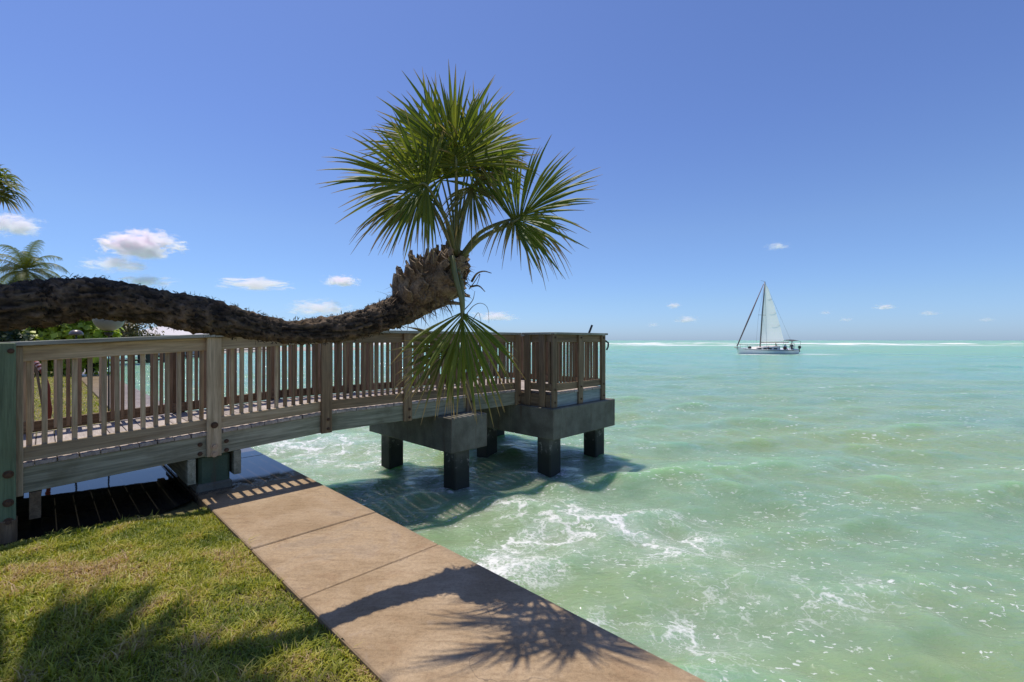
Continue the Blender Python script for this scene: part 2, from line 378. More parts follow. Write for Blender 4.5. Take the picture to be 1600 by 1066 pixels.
# ------------------------------------------------------------------ water
def water_mat():
    b = NB('sea_water'); p = b.pos()
    sx = b.n('SeparateXYZ', {0: p}); X, Y, Z = sx.outputs
    flat_p = b.n('CombineXYZ', {0: X, 1: Y, 2: 0.0}).outputs[0]
    crest = b.attr('crest')
    dist = b.n('VectorMath', {0: flat_p}, operation='LENGTH').outputs['Value']
    big = b.noise(b.map(flat_p, (0.10, 0.30, 1), (0, 0, R(-8))), 1.0, 5, 0.6, 0.5)
    mid = b.noise(b.map(flat_p, (0.5, 1.1, 1), (0, 0, R(-10))), 1.0, 4, 0.6, 0.5)
    far = b.smooth(dist, 4, 60)
    near_c = b.mix(b.smooth(big, 0.36, 0.66), (0.220, 0.335, 0.205), (0.270, 0.352, 0.162))
    far_c = b.mix(b.smooth(big, 0.35, 0.65), (0.195, 0.415, 0.315), (0.250, 0.435, 0.262))
    col = b.mix(far, near_c, far_c)
    col = b.mix(b.math('MULTIPLY', b.smooth(crest, 0.2, 1.2), 0.45), col, (0.27, 0.47, 0.21))  # crests coloured yellow-green as if light shone through them
    col = b.mix(b.math('MULTIPLY', b.smooth(mid, 0.55, 0.8), 0.35), col, (0.09, 0.33, 0.27))
    # foam -------------------------------------------------
    wv = b.n('VectorMath', {0: b.n('TexNoise', {'Vector': flat_p, 'Scale': 1.1, 'Detail': 4, 'Roughness': 0.6}).outputs['Color'], 1: (0.5, 0.5, 0.5)}, operation='SUBTRACT').outputs[0]
    wv2 = b.n('VectorMath', {0: b.n('TexNoise', {'Vector': flat_p, 'Scale': 5.0, 'Detail': 4, 'Roughness': 0.6}).outputs['Color'], 1: (0.5, 0.5, 0.5)}, operation='SUBTRACT').outputs[0]
    fp = b.n('VectorMath', {0: flat_p, 1: b.n('VectorMath', {0: wv, 'Scale': 1.5}, operation='SCALE').outputs[0]}, operation='ADD').outputs[0]
    fp = b.n('VectorMath', {0: fp, 1: b.n('VectorMath', {0: wv2, 'Scale': 0.55}, operation='SCALE').outputs[0]}, operation='ADD').outputs[0]
    e1 = b.n('TexVoronoi', {'Vector': b.map(fp, (0.85, 1.15, 1)), 'Scale': 1.5}, feature='DISTANCE_TO_EDGE').outputs[0]
    e2 = b.n('TexVoronoi', {'Vector': b.map(fp, (0.8, 1.2, 1)), 'Scale': 4.6}, feature='DISTANCE_TO_EDGE').outputs[0]
    grain = b.noise(flat_p, 26, 4, 0.7)
    fn = b.noise(fp, 1.4, 5, 0.6)
    def blob(cx, cy, rx, ry, rot=0.0):
        v = b.map(b.n('VectorMath', {0: flat_p, 1: (-cx, -cy, 0)}, operation='ADD').outputs[0], (1, 1, 1), (0, 0, rot))
        v = b.n('VectorMath', {0: v, 1: (1 / rx, 1 / ry, 1)}, operation='MULTIPLY').outputs[0]
        return b.smooth(b.n('VectorMath', {0: v}, operation='LENGTH').outputs['Value'], 1.25, 0.15)
    def mx(*l):
        r = l[0]
        for k in l[1:]: r = b.math('MAXIMUM', r, k)
        return r
    q = b.math('SUBTRACT', b.n('VectorMath', {0: flat_p, 1: tuple(pv)}, operation='DOT_PRODUCT').outputs['Value'], pv.dot(P0) + SLAB_R)
    along = b.math('SUBTRACT', b.n('VectorMath', {0: flat_p, 1: tuple(qv)}, operation='DOT_PRODUCT').outputs['Value'], qv.dot(P0))
    wallband = b.math('MULTIPLY', b.smooth(q, 1.1, 0.05), b.math('MULTIPLY', b.smooth(along, -1.2, -2.0), b.smooth(along, -9, -3)))
    reg = mx(blob(1.05, 6.0, 1.9, 1.15, R(12)), *[b.math('MULTIPLY', blob(loc2w(t_, y_).x, loc2w(t_, y_).y, 0.55, 0.5), 0.55) for t_, y_ in ((3.415, 0.03), (3.415, 2.0), (5.10, -0.54), (6.60, -0.50))], b.math('MULTIPLY', blob(0.0, 5.1, 0.8, 0.6, R(30)), 0.95),
             b.math('MULTIPLY', blob(1.15, 3.7, 1.2, 0.8), 0.36), b.math('MULTIPLY', blob(-4.3, 10.2, 2.8, 1.6, R(35)), 0.85),
             b.math('MULTIPLY', blob(2.6, 4.4, 1.6, 0.8), 0.36), b.math('MULTIPLY', wallband, 0.9), b.math('MULTIPLY', blob(-3.6, 13.5, 3.5, 1.4, R(35)), 0.6))
    lace1 = b.smooth(b.math('SUBTRACT', e1, b.math('MULTIPLY', b.math('MULTIPLY', reg, b.smooth(fn, 0.36, 0.72)), 0.17)), 0.03, -0.05)
    lace2 = b.smooth(b.math('SUBTRACT', e2, b.math('MULTIPLY', b.math('MULTIPLY', reg, b.smooth(fn, 0.42, 0.75)), 0.14)), 0.02, -0.03)
    splash = b.smooth(b.math('ADD', grain, b.math('MULTIPLY', b.math('MULTIPLY', mx(blob(-0.15, 4.95, 1.0, 0.7, R(30)), b.math('MULTIPLY', wallband, 0.6), b.math('MULTIPLY', blob(1.0, 3.6, 1.0, 0.7), 0.38)), fn), 0.50)), 0.68, 0.86)
    cover = b.smooth(reg, 0.02, 0.45)
    foam = b.math('MULTIPLY', mx(b.math('MULTIPLY', lace1, 0.95), b.math('MULTIPLY', lace2, 0.7)), cover)
    col = b.mix(b.math('MULTIPLY', b.math('MULTIPLY', reg, b.smooth(fn, 0.30, 0.62)), 0.55), col, (0.52, 0.60, 0.52))
    foam = mx(b.math('MULTIPLY', foam, b.smooth(b.math('ADD', grain, b.math('MULTIPLY', b.math('SUBTRACT', fn, 0.5), 0.5)), 0.28, 0.54)), b.math('MULTIPLY', splash, 0.85))
    # flecks of foam near the shore, thinning out; far crest specks also paint sun sparkle
    def specks(sx_, sy_, rmax, th):
        vn = b.n('TexVoronoi', {'Vector': b.n('VectorMath', {0: b.map(fp2, (sx_, sy_, 1)), 1: b.n('VectorMath', {0: b.n('TexNoise', {'Vector': b.map(fp2, (sx_, sy_, 1)), 'Scale': 1.3, 'Detail': 3}).outputs['Color'], 'Scale': 0.9}, operation='SCALE').outputs[0]}, operation='ADD').outputs[0], 'Scale': 1.0, 'Randomness': 1.0}, feature='F1')
        rc = b.n('SeparateColor', {0: vn.outputs['Color']}).outputs
        rad_ = b.math('MULTIPLY', b.smooth(rc[0], th, 1.0), rmax)
        return b.smooth(b.math('SUBTRACT', vn.outputs['Distance'], rad_), 0.0, -0.05)
    fp2 = b.n('VectorMath', {0: flat_p, 1: b.n('VectorMath', {0: wv2, 'Scale': 0.25}, operation='SCALE').outputs[0]}, operation='ADD').outputs[0]
    clus = b.noise(b.map(flat_p, (0.7, 1.1, 1)), 1.0, 4, 0.6)
    sp1 = b.math('MULTIPLY', specks(13, 27, 0.36, 0.30), b.math('MULTIPLY', b.smooth(clus, 0.42, 0.62), b.smooth(dist, 13, 6)))
    sp2 = b.math('MULTIPLY', specks(6.5, 17, 0.36, 0.45), b.math('MULTIPLY', b.smooth(clus, 0.46, 0.62), b.math('MULTIPLY', b.smooth(dist, 6, 10), b.smooth(dist, 45, 20))))
    cap_glints = b.math('MULTIPLY', specks(1.8, 5.0, 0.36, 0.50), b.math('MULTIPLY', b.smooth(crest, 0.1, 0.9), b.math('MULTIPLY', b.smooth(dist, 18, 35), b.smooth(dist, 170, 70))))
    fl = b.noise(b.map(fp, (7, 11, 1)), 1.0, 3, 0.6)
    fl2 = b.noise(flat_p, 0.8, 3)
    flecks = b.math('MULTIPLY', b.smooth(b.math('ADD', fl, b.math('MULTIPLY', fl2, 0.25)), 0.79, 0.84), b.smooth(dist, 16, 4))
    # whitecaps on crests further out
    wc = b.noise(b.map(flat_p, (1.6, 3.2, 1)), 1.0, 5, 0.7)
    caps = b.math('MULTIPLY', b.smooth(b.math('ADD', wc, b.math('MULTIPLY', crest, 0.07)), 0.74, 0.80), b.smooth(dist, 8, 16))
    # surf breaking on the bar far out
    sn = b.noise(b.map(flat_p, (0.028, 0.022, 1)), 1.0, 8, 0.75)
    band = b.math('MULTIPLY', b.smooth(Y, 165, 230), b.smooth(Y, 520, 330))
    gaps = b.smooth(b.noise(b.map(flat_p, (0.016, 0.010, 1)), 1.0, 5, 0.75), 0.42, 0.56)
    surf = b.math('MULTIPLY', b.math('MULTIPLY', gaps, b.smooth(b.math('ADD', sn, b.math('MULTIPLY', band, 0.06)), 0.52, 0.58)), band)
    bxx = (1187 - 800) / F * 81.0
    bow = b.math('MULTIPLY', mx(blob(bxx - 2.2, 77.0, 3.4, 4.5), b.math('MULTIPLY', blob(bxx + 8.5, 79.0, 4.5, 3.5), 0.7)), b.smooth(wc, 0.40, 0.54))
    foam = mx(foam, b.math('MULTIPLY', flecks, 0.8), caps, surf, b.math('MULTIPLY', sp1, 0.85), b.math('MULTIPLY', sp2, 0.9), cap_glints, bow)
    rip = b.noise(b.map(flat_p, (2.4, 5.0, 1), (0, 0, R(-10))), 1.0, 6, 0.62, 0.4)
    rip2 = b.noise(b.map(flat_p, (11, 19, 1), (0, 0, R(12))), 1.0, 4, 0.6)
    h = b.math('ADD', rip, b.math('MULTIPLY', rip2, 0.22))
    nrm = b.bump(b.noise(b.map(flat_p, (0.55, 1.5, 1), (0, 0, R(-6))), 1.0, 5, 0.65, 0.5), 0.5, 0.30)
    nrm = b.bump(h, 0.6, 0.16, nrm)
    water = b.pbr(col, b.math('ADD', 0.06, b.math('MULTIPLY', b.smooth(dist, 6, 160), 0.32)), nrm, IOR=1.33, Subsurface_Weight=1.0, Subsurface_Scale=1.0)
    water.inputs['Subsurface Radius'].default_value = (0.6, 1.0, 0.7)
    white = b.pbr((0.76, 0.76, 0.72), 0.85, b.bump(b.math('ADD', foam, b.math('MULTIPLY', grain, 0.4)), 0.6, 0.03))
    ms = b.n('MixShader', {0: foam, 1: water.outputs[0], 2: white.outputs[0]})
    return b.done(ms)

def sea():
    th = np.arange(R(-14), R(196), 0.0066)
    rr = np.exp(np.arange(math.log(2.2), math.log(26000), 0.0088))
    RR, TH = np.meshgrid(rr, th, indexing='ij')
    X = RR * np.cos(TH); Y = RR * np.sin(TH); H = np.zeros_like(X); DX = np.zeros_like(X); DY = np.zeros_like(X)
    r2 = np.random.default_rng(11)
    sp = 0.0088 * RR
    gust = 0.75 + 0.35 * fbm(X / 14, Y / 14, seed=5)
    for i in range(46):
        lam = 0.32 * (9.5 / 0.32) ** (i / 45)
        ang = R(-97) + r2.normal(0, 0.42 if lam > 2 else 0.75)
        k = 2 * math.pi / lam; a = 0.0155 * lam * (0.22 if lam > 4 else (0.5 if lam > 2 else 0.8)) * r2.uniform(0.5, 1.1) / (1 + 0.06 * lam)
        att = np.clip((lam / sp - 3.0) / 4.0, 0, 1)
        if att.max() == 0: continue
        ph = k * (X * math.cos(ang) + Y * math.sin(ang)) + r2.uniform(0, 6.28)
        A = a * att * gust
        H += A * np.cos(ph); s_ = 0.8 * A * np.sin(ph); DX -= s_ * math.cos(ang); DY -= s_ * math.sin(ang)
    # breakers on the far bar
    br = np.exp(-((Y - 255 - 14 * np.sin(X / 60)) / 9) ** 2) + 0.8 * np.exp(-((Y - 330 - 20 * np.sin(X / 85 + 1)) / 11) ** 2)
    H += 1.1 * br * np.clip(0.4 + 1.3 * fbm(X / 24, Y / 60, seed=9), 0, 1.5)
    crest = H / 0.11
    n, m = X.shape; ix = np.arange(n * m).reshape(n, m)
    f = np.stack([ix[:-1, :-1], ix[1:, :-1], ix[1:, 1:], ix[:-1, 1:]], -1).reshape(-1, 4)
    o = build('sea_water', np.stack([X + DX, Y + DY, WATER + H], -1).reshape(-1, 3), f, water_mat(), smooth=True,
              attrs={'crest': crest.ravel()})
    tag(o, kind='structure')
sea()

# ------------------------------------------------------------------ the pier
pier = empty('wooden_pier', tuple(P0), PA)
tag(pier, 'weathered wooden fishing pier with slatted railings on concrete piles', 'pier')
WP = 1.90                                   # width between the railings' outer faces
SLOPE = 0.057
def zd(t): return 0.724 + min(0.0, t - 1.25) * SLOPE
RAMP = math.atan(SLOPE)
T_END = 6.62; WING = 0.787; T_A = 4.91

def rot_rz(o, rz, tilt=0.0):
    o.rotation_euler = (0, -tilt, rz)

def run(a, b, inward, posts, zf=zd, gap=0.013, tone=None, post_bottom=None, balusters=True, first_bal=0.0):
    """railing between plan points a and b (pier frame), post outer faces on the line; inward = unit normal"""
    a = Vector((*a, 0)); b = Vector((*b, 0)); d = (b - a); L = d.length; d.normalize(); n = Vector((*inward, 0))
    rz = math.atan2(d.y, d.x); marks = [0.0] + [s for s in posts if 0.02 < s < L - 0.02] + [L]
    for s0, s1 in zip(marks[:-1], marks[1:]):
        m = (s0 + s1) / 2; A = a + d * s0; B = a + d * s1; ta, tb = A.x, B.x
        za, zb = zf(ta), zf(tb); Ls = math.hypot(s1 - s0, zb - za); tl = math.atan2(zb - za, s1 - s0); zm = (za + zb) / 2
        mid = a + d * m
        Wd = tone(mid.x) if tone else W_BROWN
        for nm, zz, hh in (('top_rail', 1.07 - 0.04 - 0.07, 0.138), ('bottom_rail', gap + 0.0635, 0.127)):
            o = piece(nm, (Ls - 0.004, 0.038, hh), mid + n * 0.060 + Vector((0, 0, zm + zz)), Wd['x'], pier); rot_rz(o, rz, tl)
        o = piece('rail_cap', (Ls - 0.003, 0.185, 0.038), mid + n * 0.052 + Vector((0, 0, zm + 1.07 - 0.019)), W_CAP['x'], pier); rot_rz(o, rz, tl)
        if balusters:
            k = max(1, int(round((s1 - s0) / 0.098)) - 1)
            for i in range(k):
                s = s0 + (s1 - s0) * (i + 1) / (k + 1) + random.uniform(-0.004, 0.004)
                p = a + d * s; z0 = zf(p.x)
                W2 = tone(p.x, 0.3) if tone else W_BROWN
                o = piece('baluster', (0.038, 0.038, 0.985), p + n * 0.0985 + Vector((0, 0, z0 + 0.035 + 0.985 / 2)), W2['z'], pier)
                o.rotation_euler = (random.uniform(-.004, .004), random.uniform(-.004, .004), rz + random.uniform(-0.05, 0.05))
    for s in posts:
        p = a + d * s; zt = zf(p.x) + 1.07 - 0.041; zb = post_bottom if post_bottom is not None else zf(p.x) - 0.275
        Wd = tone(p.x, 0.1) if tone else W_BROWN
        o = piece('railing_post', (0.138, 0.040, zt - zb), p + n * 0.0195 + Vector((0, 0, (zt + zb) / 2)), Wd['z'], pier, bev=0.005); rot_rz(o, rz)

def tone_near(t, jit=0.0):
    r = random.uniform(-jit, jit)
    return W_GREY if t + r * 2 < 0.75 else W_BROWN
def tone_back(t, jit=0.0):
    return W_GREY if (t < -0.8 and random.random() < 0.5) else W_BROWN
# walkway railings
run((-2.9, 0), (T_A, 0), (0, 1), [1.40, 2.9, 2.9 + 1.25, 2.9 + 2.476, 2.9 + 3.69, 2.9 + 4.87], tone=tone_near)
run((-2.9, WP), (T_A, WP), (0, -1), [1.40, 2.9, 2.9 + 1.25, 2.9 + 2.476, 2.9 + 3.69, 2.9 + 4.87], tone=tone_back)
# platform railings
run((T_A - 0.01, -0.08), (T_A - 0.01, -WING + 0.02), (1, 0), [0.10, 0.45], post_bottom=0.458, gap=0.026)
run((T_A - 0.01, -WING), (T_END, -WING), (0, 1), [0.07, 0.85, 1.62], post_bottom=0.458, gap=0.026)
run((T_END, -WING + 0.10), (T_END, WP + WING - 0.10), (-1, 0), [0.6, 1.4, 2.2, 2.9], post_bottom=0.458, gap=0.026)
run((T_A - 0.01, WP + WING), (T_END, WP + WING), (0, -1), [0.07, 0.85, 1.62], post_bottom=0.458, gap=0.026)
run((T_A - 0.01, WP + 0.08), (T_A - 0.01, WP + WING - 0.02), (1, 0), [0.25, 0.6], post_bottom=0.458, gap=0.026)
# deck boards, laid across
t = -2.95
while t < T_END - 0.05:
    tc = t + 0.07
    wide = tc > T_A + 0.03
    y0, y1 = (-WING + 0.022, WP + WING - 0.022) if wide else (0.022, WP - 0.022)
    tl = RAMP if tc < 1.25 else 0.0
    o = piece('deck_board', (0.138, y1 - y0, 0.036), (tc, (y0 + y1) / 2 + random.uniform(-.006, .006), zd(tc) - 0.018 + random.uniform(-.0015, .0015)), W_DECK['y'], pier)
    o.rotation_euler = (0, -tl, random.uniform(-.003, .003)); t += 0.1445
# stringers
SH = 0.228
for y in (0.062, WP / 2, WP - 0.062):
    for a, b in ((-2.95, 1.25), (1.25, T_A)):
        za, zb = zd(a), zd(b); Ls = math.hypot(b - a, zb - za); tl = math.atan2(zb - za, b - a)
        o = piece('stringer', (Ls - 0.004, 0.042, SH), ((a + b) / 2, y, (za + zb) / 2 - 0.038 - SH / 2), W_STRING['x'], pier); rot_rz(o, 0, tl)
for y in (-WING + 0.062, WP + WING - 0.062):
    piece('rim_joist', (T_END - T_A - 0.06, 0.042, SH), ((T_A + T_END) / 2, y, 0.724 - 0.038 - SH / 2), W_BLUE['x'], pier)
for tt in (T_A + 0.05, T_END - 0.06):
    piece('rim_joist', (0.042, WP + 2 * WING - 0.18, SH), (tt, WP / 2, 0.724 - 0.040 - SH / 2), W_BROWN['y'], pier)
piece('reflection_block_board', (3.20, 0.038, 0.32), (-1.38, WP - 0.02, 0.23), W_STRING['x'], pier).rotation_euler = (0, -RAMP, 0)  # added board, hides part of the sky mirrored in the puddle
# concrete pile caps and piles
piece('pile_cap', (0.75, 2.52, 0.545), (3.04 + 0.375, 0.95, 0.455 - 0.2725), M_CONC, pier, bev=0.012)
piece('pile_cap', (2.00, WP + 2 * 0.843, 0.545), (4.856 + 1.0, WP / 2, 0.455 - 0.2725), M_CONC, pier, bev=0.012)
for t_, y_ in ((3.415, 0.03), (3.415, 2.0), (5.10, -0.54), (5.10, 1.12), (5.10, 2.42), (6.60, -0.50), (6.60, 2.40)):
    piece('pile', (0.315, 0.315, 3.6), (t_, y_, -0.092 - 1.8), M_PILE, pier, bev=0.02)
# supports on land: green pile and its two cross beams, stub at the big green post
def mb_box(mb, c, s):
    x, y, z = c; a, b_, d = (k / 2 for k in s)
    v = [(x + i * a, y + j * b_, z + k * d) for i in (-1, 1) for j in (-1, 1) for k in (-1, 1)]
    mb.add(v, [(0, 1, 3, 2), (4, 6, 7, 5), (0, 4, 5, 1), (2, 3, 7, 6), (0, 2, 6, 4), (1, 5, 7, 3)])
M_GREENC = m_concrete('green_painted_pile', (0.05, 0.085, 0.05), (0.085, 0.125, 0.075), (0.05, 0.045, 0.03))
for y_ in (0.22, WP - 0.22):
    piece('land_pile', (0.30, 0.30, 0.46), (0.02, y_, 0.16), M_GREENC, pier, bev=0.03)
    piece('pile_collar', (0.34, 0.34, 0.16), (0.02, y_, 0.0), M_CONC, pier, bev=0.02)
for t_ in (-0.20, 0.235):
    piece('cross_beam', (0.075, WP - 0.06, 0.27), (t_, WP / 2 + 0.01, zd(t_) - 0.04 - SH - 0.137), W_STRING['y'], pier)
piece('cross_beam', (0.075, WP - 0.06, 0.24), (-1.36, WP / 2 + 0.01, zd(-1.4) - 0.04 - SH - 0.122), W_BROWN['y'], pier)
# the big green posts where the ramp starts
for y_, yy in ((-0.052, 0), (WP + 0.052, 1)):
    g = piece('green_post', (0.185, 0.10, 1.66), (-1.565, y_, 0.80), W_GREEN['z'], pier, bev=0.008)
    piece('post_foot', (0.20, 0.13, 0.20), (-1.565, y_ + (0.004 if yy == 0 else -0.004), 0.03), W_BROWN['z'], pier, bev=0.006)
# bolts
def bolt(t_, y_, z_, r=0.020, mat=M_RUST, washer=True):
    mb = MB()
    def disc(rad, y0, y1, k):
        v = [(t_ + rad * math.cos(2 * math.pi * j / k), yv, z_ + rad * math.sin(2 * math.pi * j / k)) for yv in (y0, y1) for j in range(k)]
        mb.add(v, [(j, (j + 1) % k, k + (j + 1) % k, k + j) for j in range(k)] + [tuple(reversed(range(k))), tuple(range(k, 2 * k))])
    if washer: disc(r * 1.7, y_, y_ - 0.005, 14)
    disc(r, y_ - 0.004, y_ - 0.022, 6)
    return build('bolt', mb.v, mb.f, mat, pier, off=(0, 0, 0))
for z_ in (0.70, 0.47, 0.385): bolt(0.0, -0.001, z_ + 0.02, 0.021, M_ZINC if z_ < 0.6 else M_RUST)
for dt in (-0.125, 0.125):
    for z_ in (0.42, 0.52): bolt(dt, 0.040, z_, 0.014)
for z_ in (0.50, 0.26, 0.10): bolt(-1.515, -0.103, z_ + 0.02, 0.02)
bolt(-1.50, -0.103, 1.56, 0.013)
for tt in (1.25, 2.476, 3.69, 4.87):
    for z_ in (zd(tt) - 0.10, zd(tt) - 0.22): bolt(tt + 0.02, -0.001, z_, 0.013)
for tt in (T_A + 0.06, T_A + 0.84, T_A + 1.61):
    for z_ in (0.55, 0.78, 1.70): bolt(tt, -WING - 0.001, z_, 0.012)
# rust streaks under the bolts are thin stained plates of scale
# rod holder and hook on the far rail
v, f = tube([Vector((T_END - 0.02, -0.36, 1.76)), Vector((T_END + 0.02, -0.43, 1.97))], 0.022, 10)
build('rod_holder', v, f, M_DARK, pier, smooth=False, off=(0, 0, 0))
v, f = tube([Vector((T_END + 0.0, -WING + 0.02, 1.64)), Vector((T_END + 0.07, -WING, 1.60)), Vector((T_END + 0.06, -WING, 1.52)), Vector((T_END + 0.01, -WING, 1.46))], 0.018, 8)
build('hook', v, f, M_DARK, pier, off=(0, 0, 0))

# ------------------------------------------------------------------ palms
def leaf_mat(name, g1, g2, tip, tip_from=0.74, trans=0.35):
    b = NB(name); al = b.attr('along'); ti = b.attr('tint'); nz = b.noise(b.coord(), 14, 3)
    c = b.mix(ti, g1, g2)
    e = b.math('ADD', al, b.math('MULTIPLY', b.math('SUBTRACT', nz, 0.5), 0.25))
    e = b.math('ADD', e, b.math('MULTIPLY', b.math('SUBTRACT', ti, 0.5), 0.22))
    c = b.mix(b.smooth(e, tip_from, tip_from + 0.2), c, tip)
    d = b.pbr(c, 0.5, Specular_IOR_Level=0.28)
    t_ = b.n('BsdfTranslucent', {'Color': b.mix(1.0, c, (1.5, 1.6, 0.7), 'MULTIPLY')})
    return b.done(b.n('MixShader', {0: trans, 1: d.outputs[0], 2: t_.outputs[0]}))
M_FAN = leaf_mat('fan_leaf', (0.090, 0.130, 0.020), (0.270, 0.280, 0.046), (0.36, 0.25, 0.12), trans=0.42)
M_FANOLD = leaf_mat('old_fan_leaf', (0.10, 0.115, 0.028), (0.27, 0.23, 0.075), (0.38, 0.26, 0.14), 0.60)
M_DEAD = leaf_mat('dead_leaf', (0.20, 0.13, 0.075), (0.32, 0.23, 0.14), (0.2, 0.13, 0.08), 0.9, 0.15)
M_COCO = leaf_mat('coconut_leaf', (0.075, 0.10, 0.016), (0.25, 0.24, 0.045), (0.25, 0.2, 0.07), 0.85)
def stalk_mat():
    b = NB('leaf_stalk'); nz = b.noise(b.map(b.coord(), (4, 4, 1)), 6, 4)
    return b.done(b.pbr(b.mix(nz, (0.10, 0.125, 0.035), (0.22, 0.22, 0.08)), 0.45))
M_STALK = stalk_mat()
def bark_mat(name, a, c, lich):
    b = NB(name); o = b.coord(); rd = b.attr('along')
    n1 = b.noise(o, 9, 6, 0.7); n2 = b.noise(o, 55, 5, 0.75); n3 = b.noise(o, 3, 4)
    col = b.mix(b.smooth(n1, 0.3, 0.7), a, c)
    col = b.mix(b.math('MULTIPLY', b.smooth(n3, 0.52, 0.7), 0.45), col, lich)
    col = b.mix(1.0, col, b.ramp(n2, [(0.3, (0.45, 0.45, 0.45)), (0.7, (1.3, 1.3, 1.3))]), 'MULTIPLY')
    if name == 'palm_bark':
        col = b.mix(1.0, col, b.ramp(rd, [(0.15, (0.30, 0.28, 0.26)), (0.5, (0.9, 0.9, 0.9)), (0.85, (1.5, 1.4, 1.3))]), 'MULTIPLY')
    return b.done(b.pbr(col, 0.95, b.bump(b.math('ADD', n2, n1), 1.0, 0.015)))
M_BARK = bark_mat('palm_bark', (0.042, 0.030, 0.019), (0.185, 0.135, 0.088), (0.040, 0.044, 0.016))
M_BOOT = bark_mat('leaf_base', (0.13, 0.086, 0.05), (0.46, 0.34, 0.225), (0.24, 0.205, 0.15))
M_FIBRE = bark_mat('fibre', (0.13, 0.075, 0.04), (0.33, 0.22, 0.12), (0.2, 0.15, 0.1))

def fan(palm, H, axis, nrm, rad, base, n=52, spread=300, droop=0.25, mat=None, seed=0, fold=0.0, mess=1.0, stalk_r=0.013, ctrl=None, curl=0.06, name='frond'):
    """fan leaf: H = where stalk meets blade, axis = leaf axis, nrm = blade normal; base = where the stalk leaves the crown"""
    r = random.Random(seed); H = Vector(H); a = Vector(axis).normalized(); nn = Vector(nrm); nn = (nn - a * nn.dot(a)).normalized(); bb = nn.cross(a)
    mat = mat or M_FAN; mb = MB(); dth = R(spread) / n; NS = 8
    for i in range(n):
        th = -R(spread) / 2 + dth * (i + 0.5) + r.uniform(-0.6, 0.6) * dth * mess
        f_ = min(1.0, abs(th) / (R(spread) / 2))
        L = rad * (0.70 + 0.32 * math.cos(th * 0.55)) * r.uniform(0.78, 1.12)
        # blade folds up along its midrib
        up = fold * math.sin(abs(th)) 
        d0 = (a * math.cos(th) + bb * math.sin(th) + nn * (up + r.gauss(0, 0.12 * mess) + 0.06 * f_)).normalized()
        costa = 0.22 * rad * (1 - f_) ** 1.5
        st = H + a * costa - nn * (0.25 * costa * costa / rad)
        tint = min(1, max(0, r.gauss(0.35, 0.24))); wm = L * max(dth, 0.062) * 0.40; dr = droop * r.uniform(0.4, 1.7); kink = r.uniform(0.55, 0.8); kd = r.uniform(0, 1) ** 2 * (0.10 + 0.6 * droop)
        pts = []
        for k in range(NS + 1):
            s = k / NS
            p = st + d0 * (L * s) - Vector((0, 0, 1)) * (L * (dr * s ** 2.6 + (kd * max(0, s - kink) * 1.6))) + nn * (curl * L * math.sin(s * 3.0))
            pts.append(p)
        vs = []; al = []
        for k in range(NS + 1):
            s = k / NS; tg = (pts[min(NS, k + 1)] - pts[max(0, k - 1)]).normalized(); sd = nn.cross(tg).normalized(); up_ = tg.cross(sd)
            if s < 0.38: wd = max(0.004, min(L * s * dth * 0.5 * 1.5, wm * 1.05))
            else: wd = max(0.0008, wm * (1 - ((s - 0.38) / 0.62)) ** 0.85)
            vs += [pts[k] + sd * wd - up_ * (wd * 0.35), pts[k] + up_ * (wd * 0.35), pts[k] - sd * wd - up_ * (wd * 0.35)]; al += [s] * 3
        fs = []
        for k in range(NS):
            for j in (0, 1): fs.append((3 * k + j, 3 * k + j + 1, 3 * k + j + 4, 3 * k + j + 3))
        mb.add(vs, fs, al, [tint] * len(vs))
    fr = mb.build(name, mat, palm)
    base = Vector(base)
    if ctrl is None:
        m = (base + H) / 2 + Vector((0, 0, 0.10 * (H - base).length)); ctrl = [base, m, H]
    pth = spline([tuple(c) for c in ctrl] + [tuple(H + a * 0.12 * rad - nn * 0.01)], 14)
    v, f = tube([Vector(x) for x in pth], list(np.linspace(stalk_r * 1.5, stalk_r * 0.55, 14)), 7)
    build('leaf_stalk', v, f, M_STALK, fr, smooth=True, off=palm.location)
    return fr

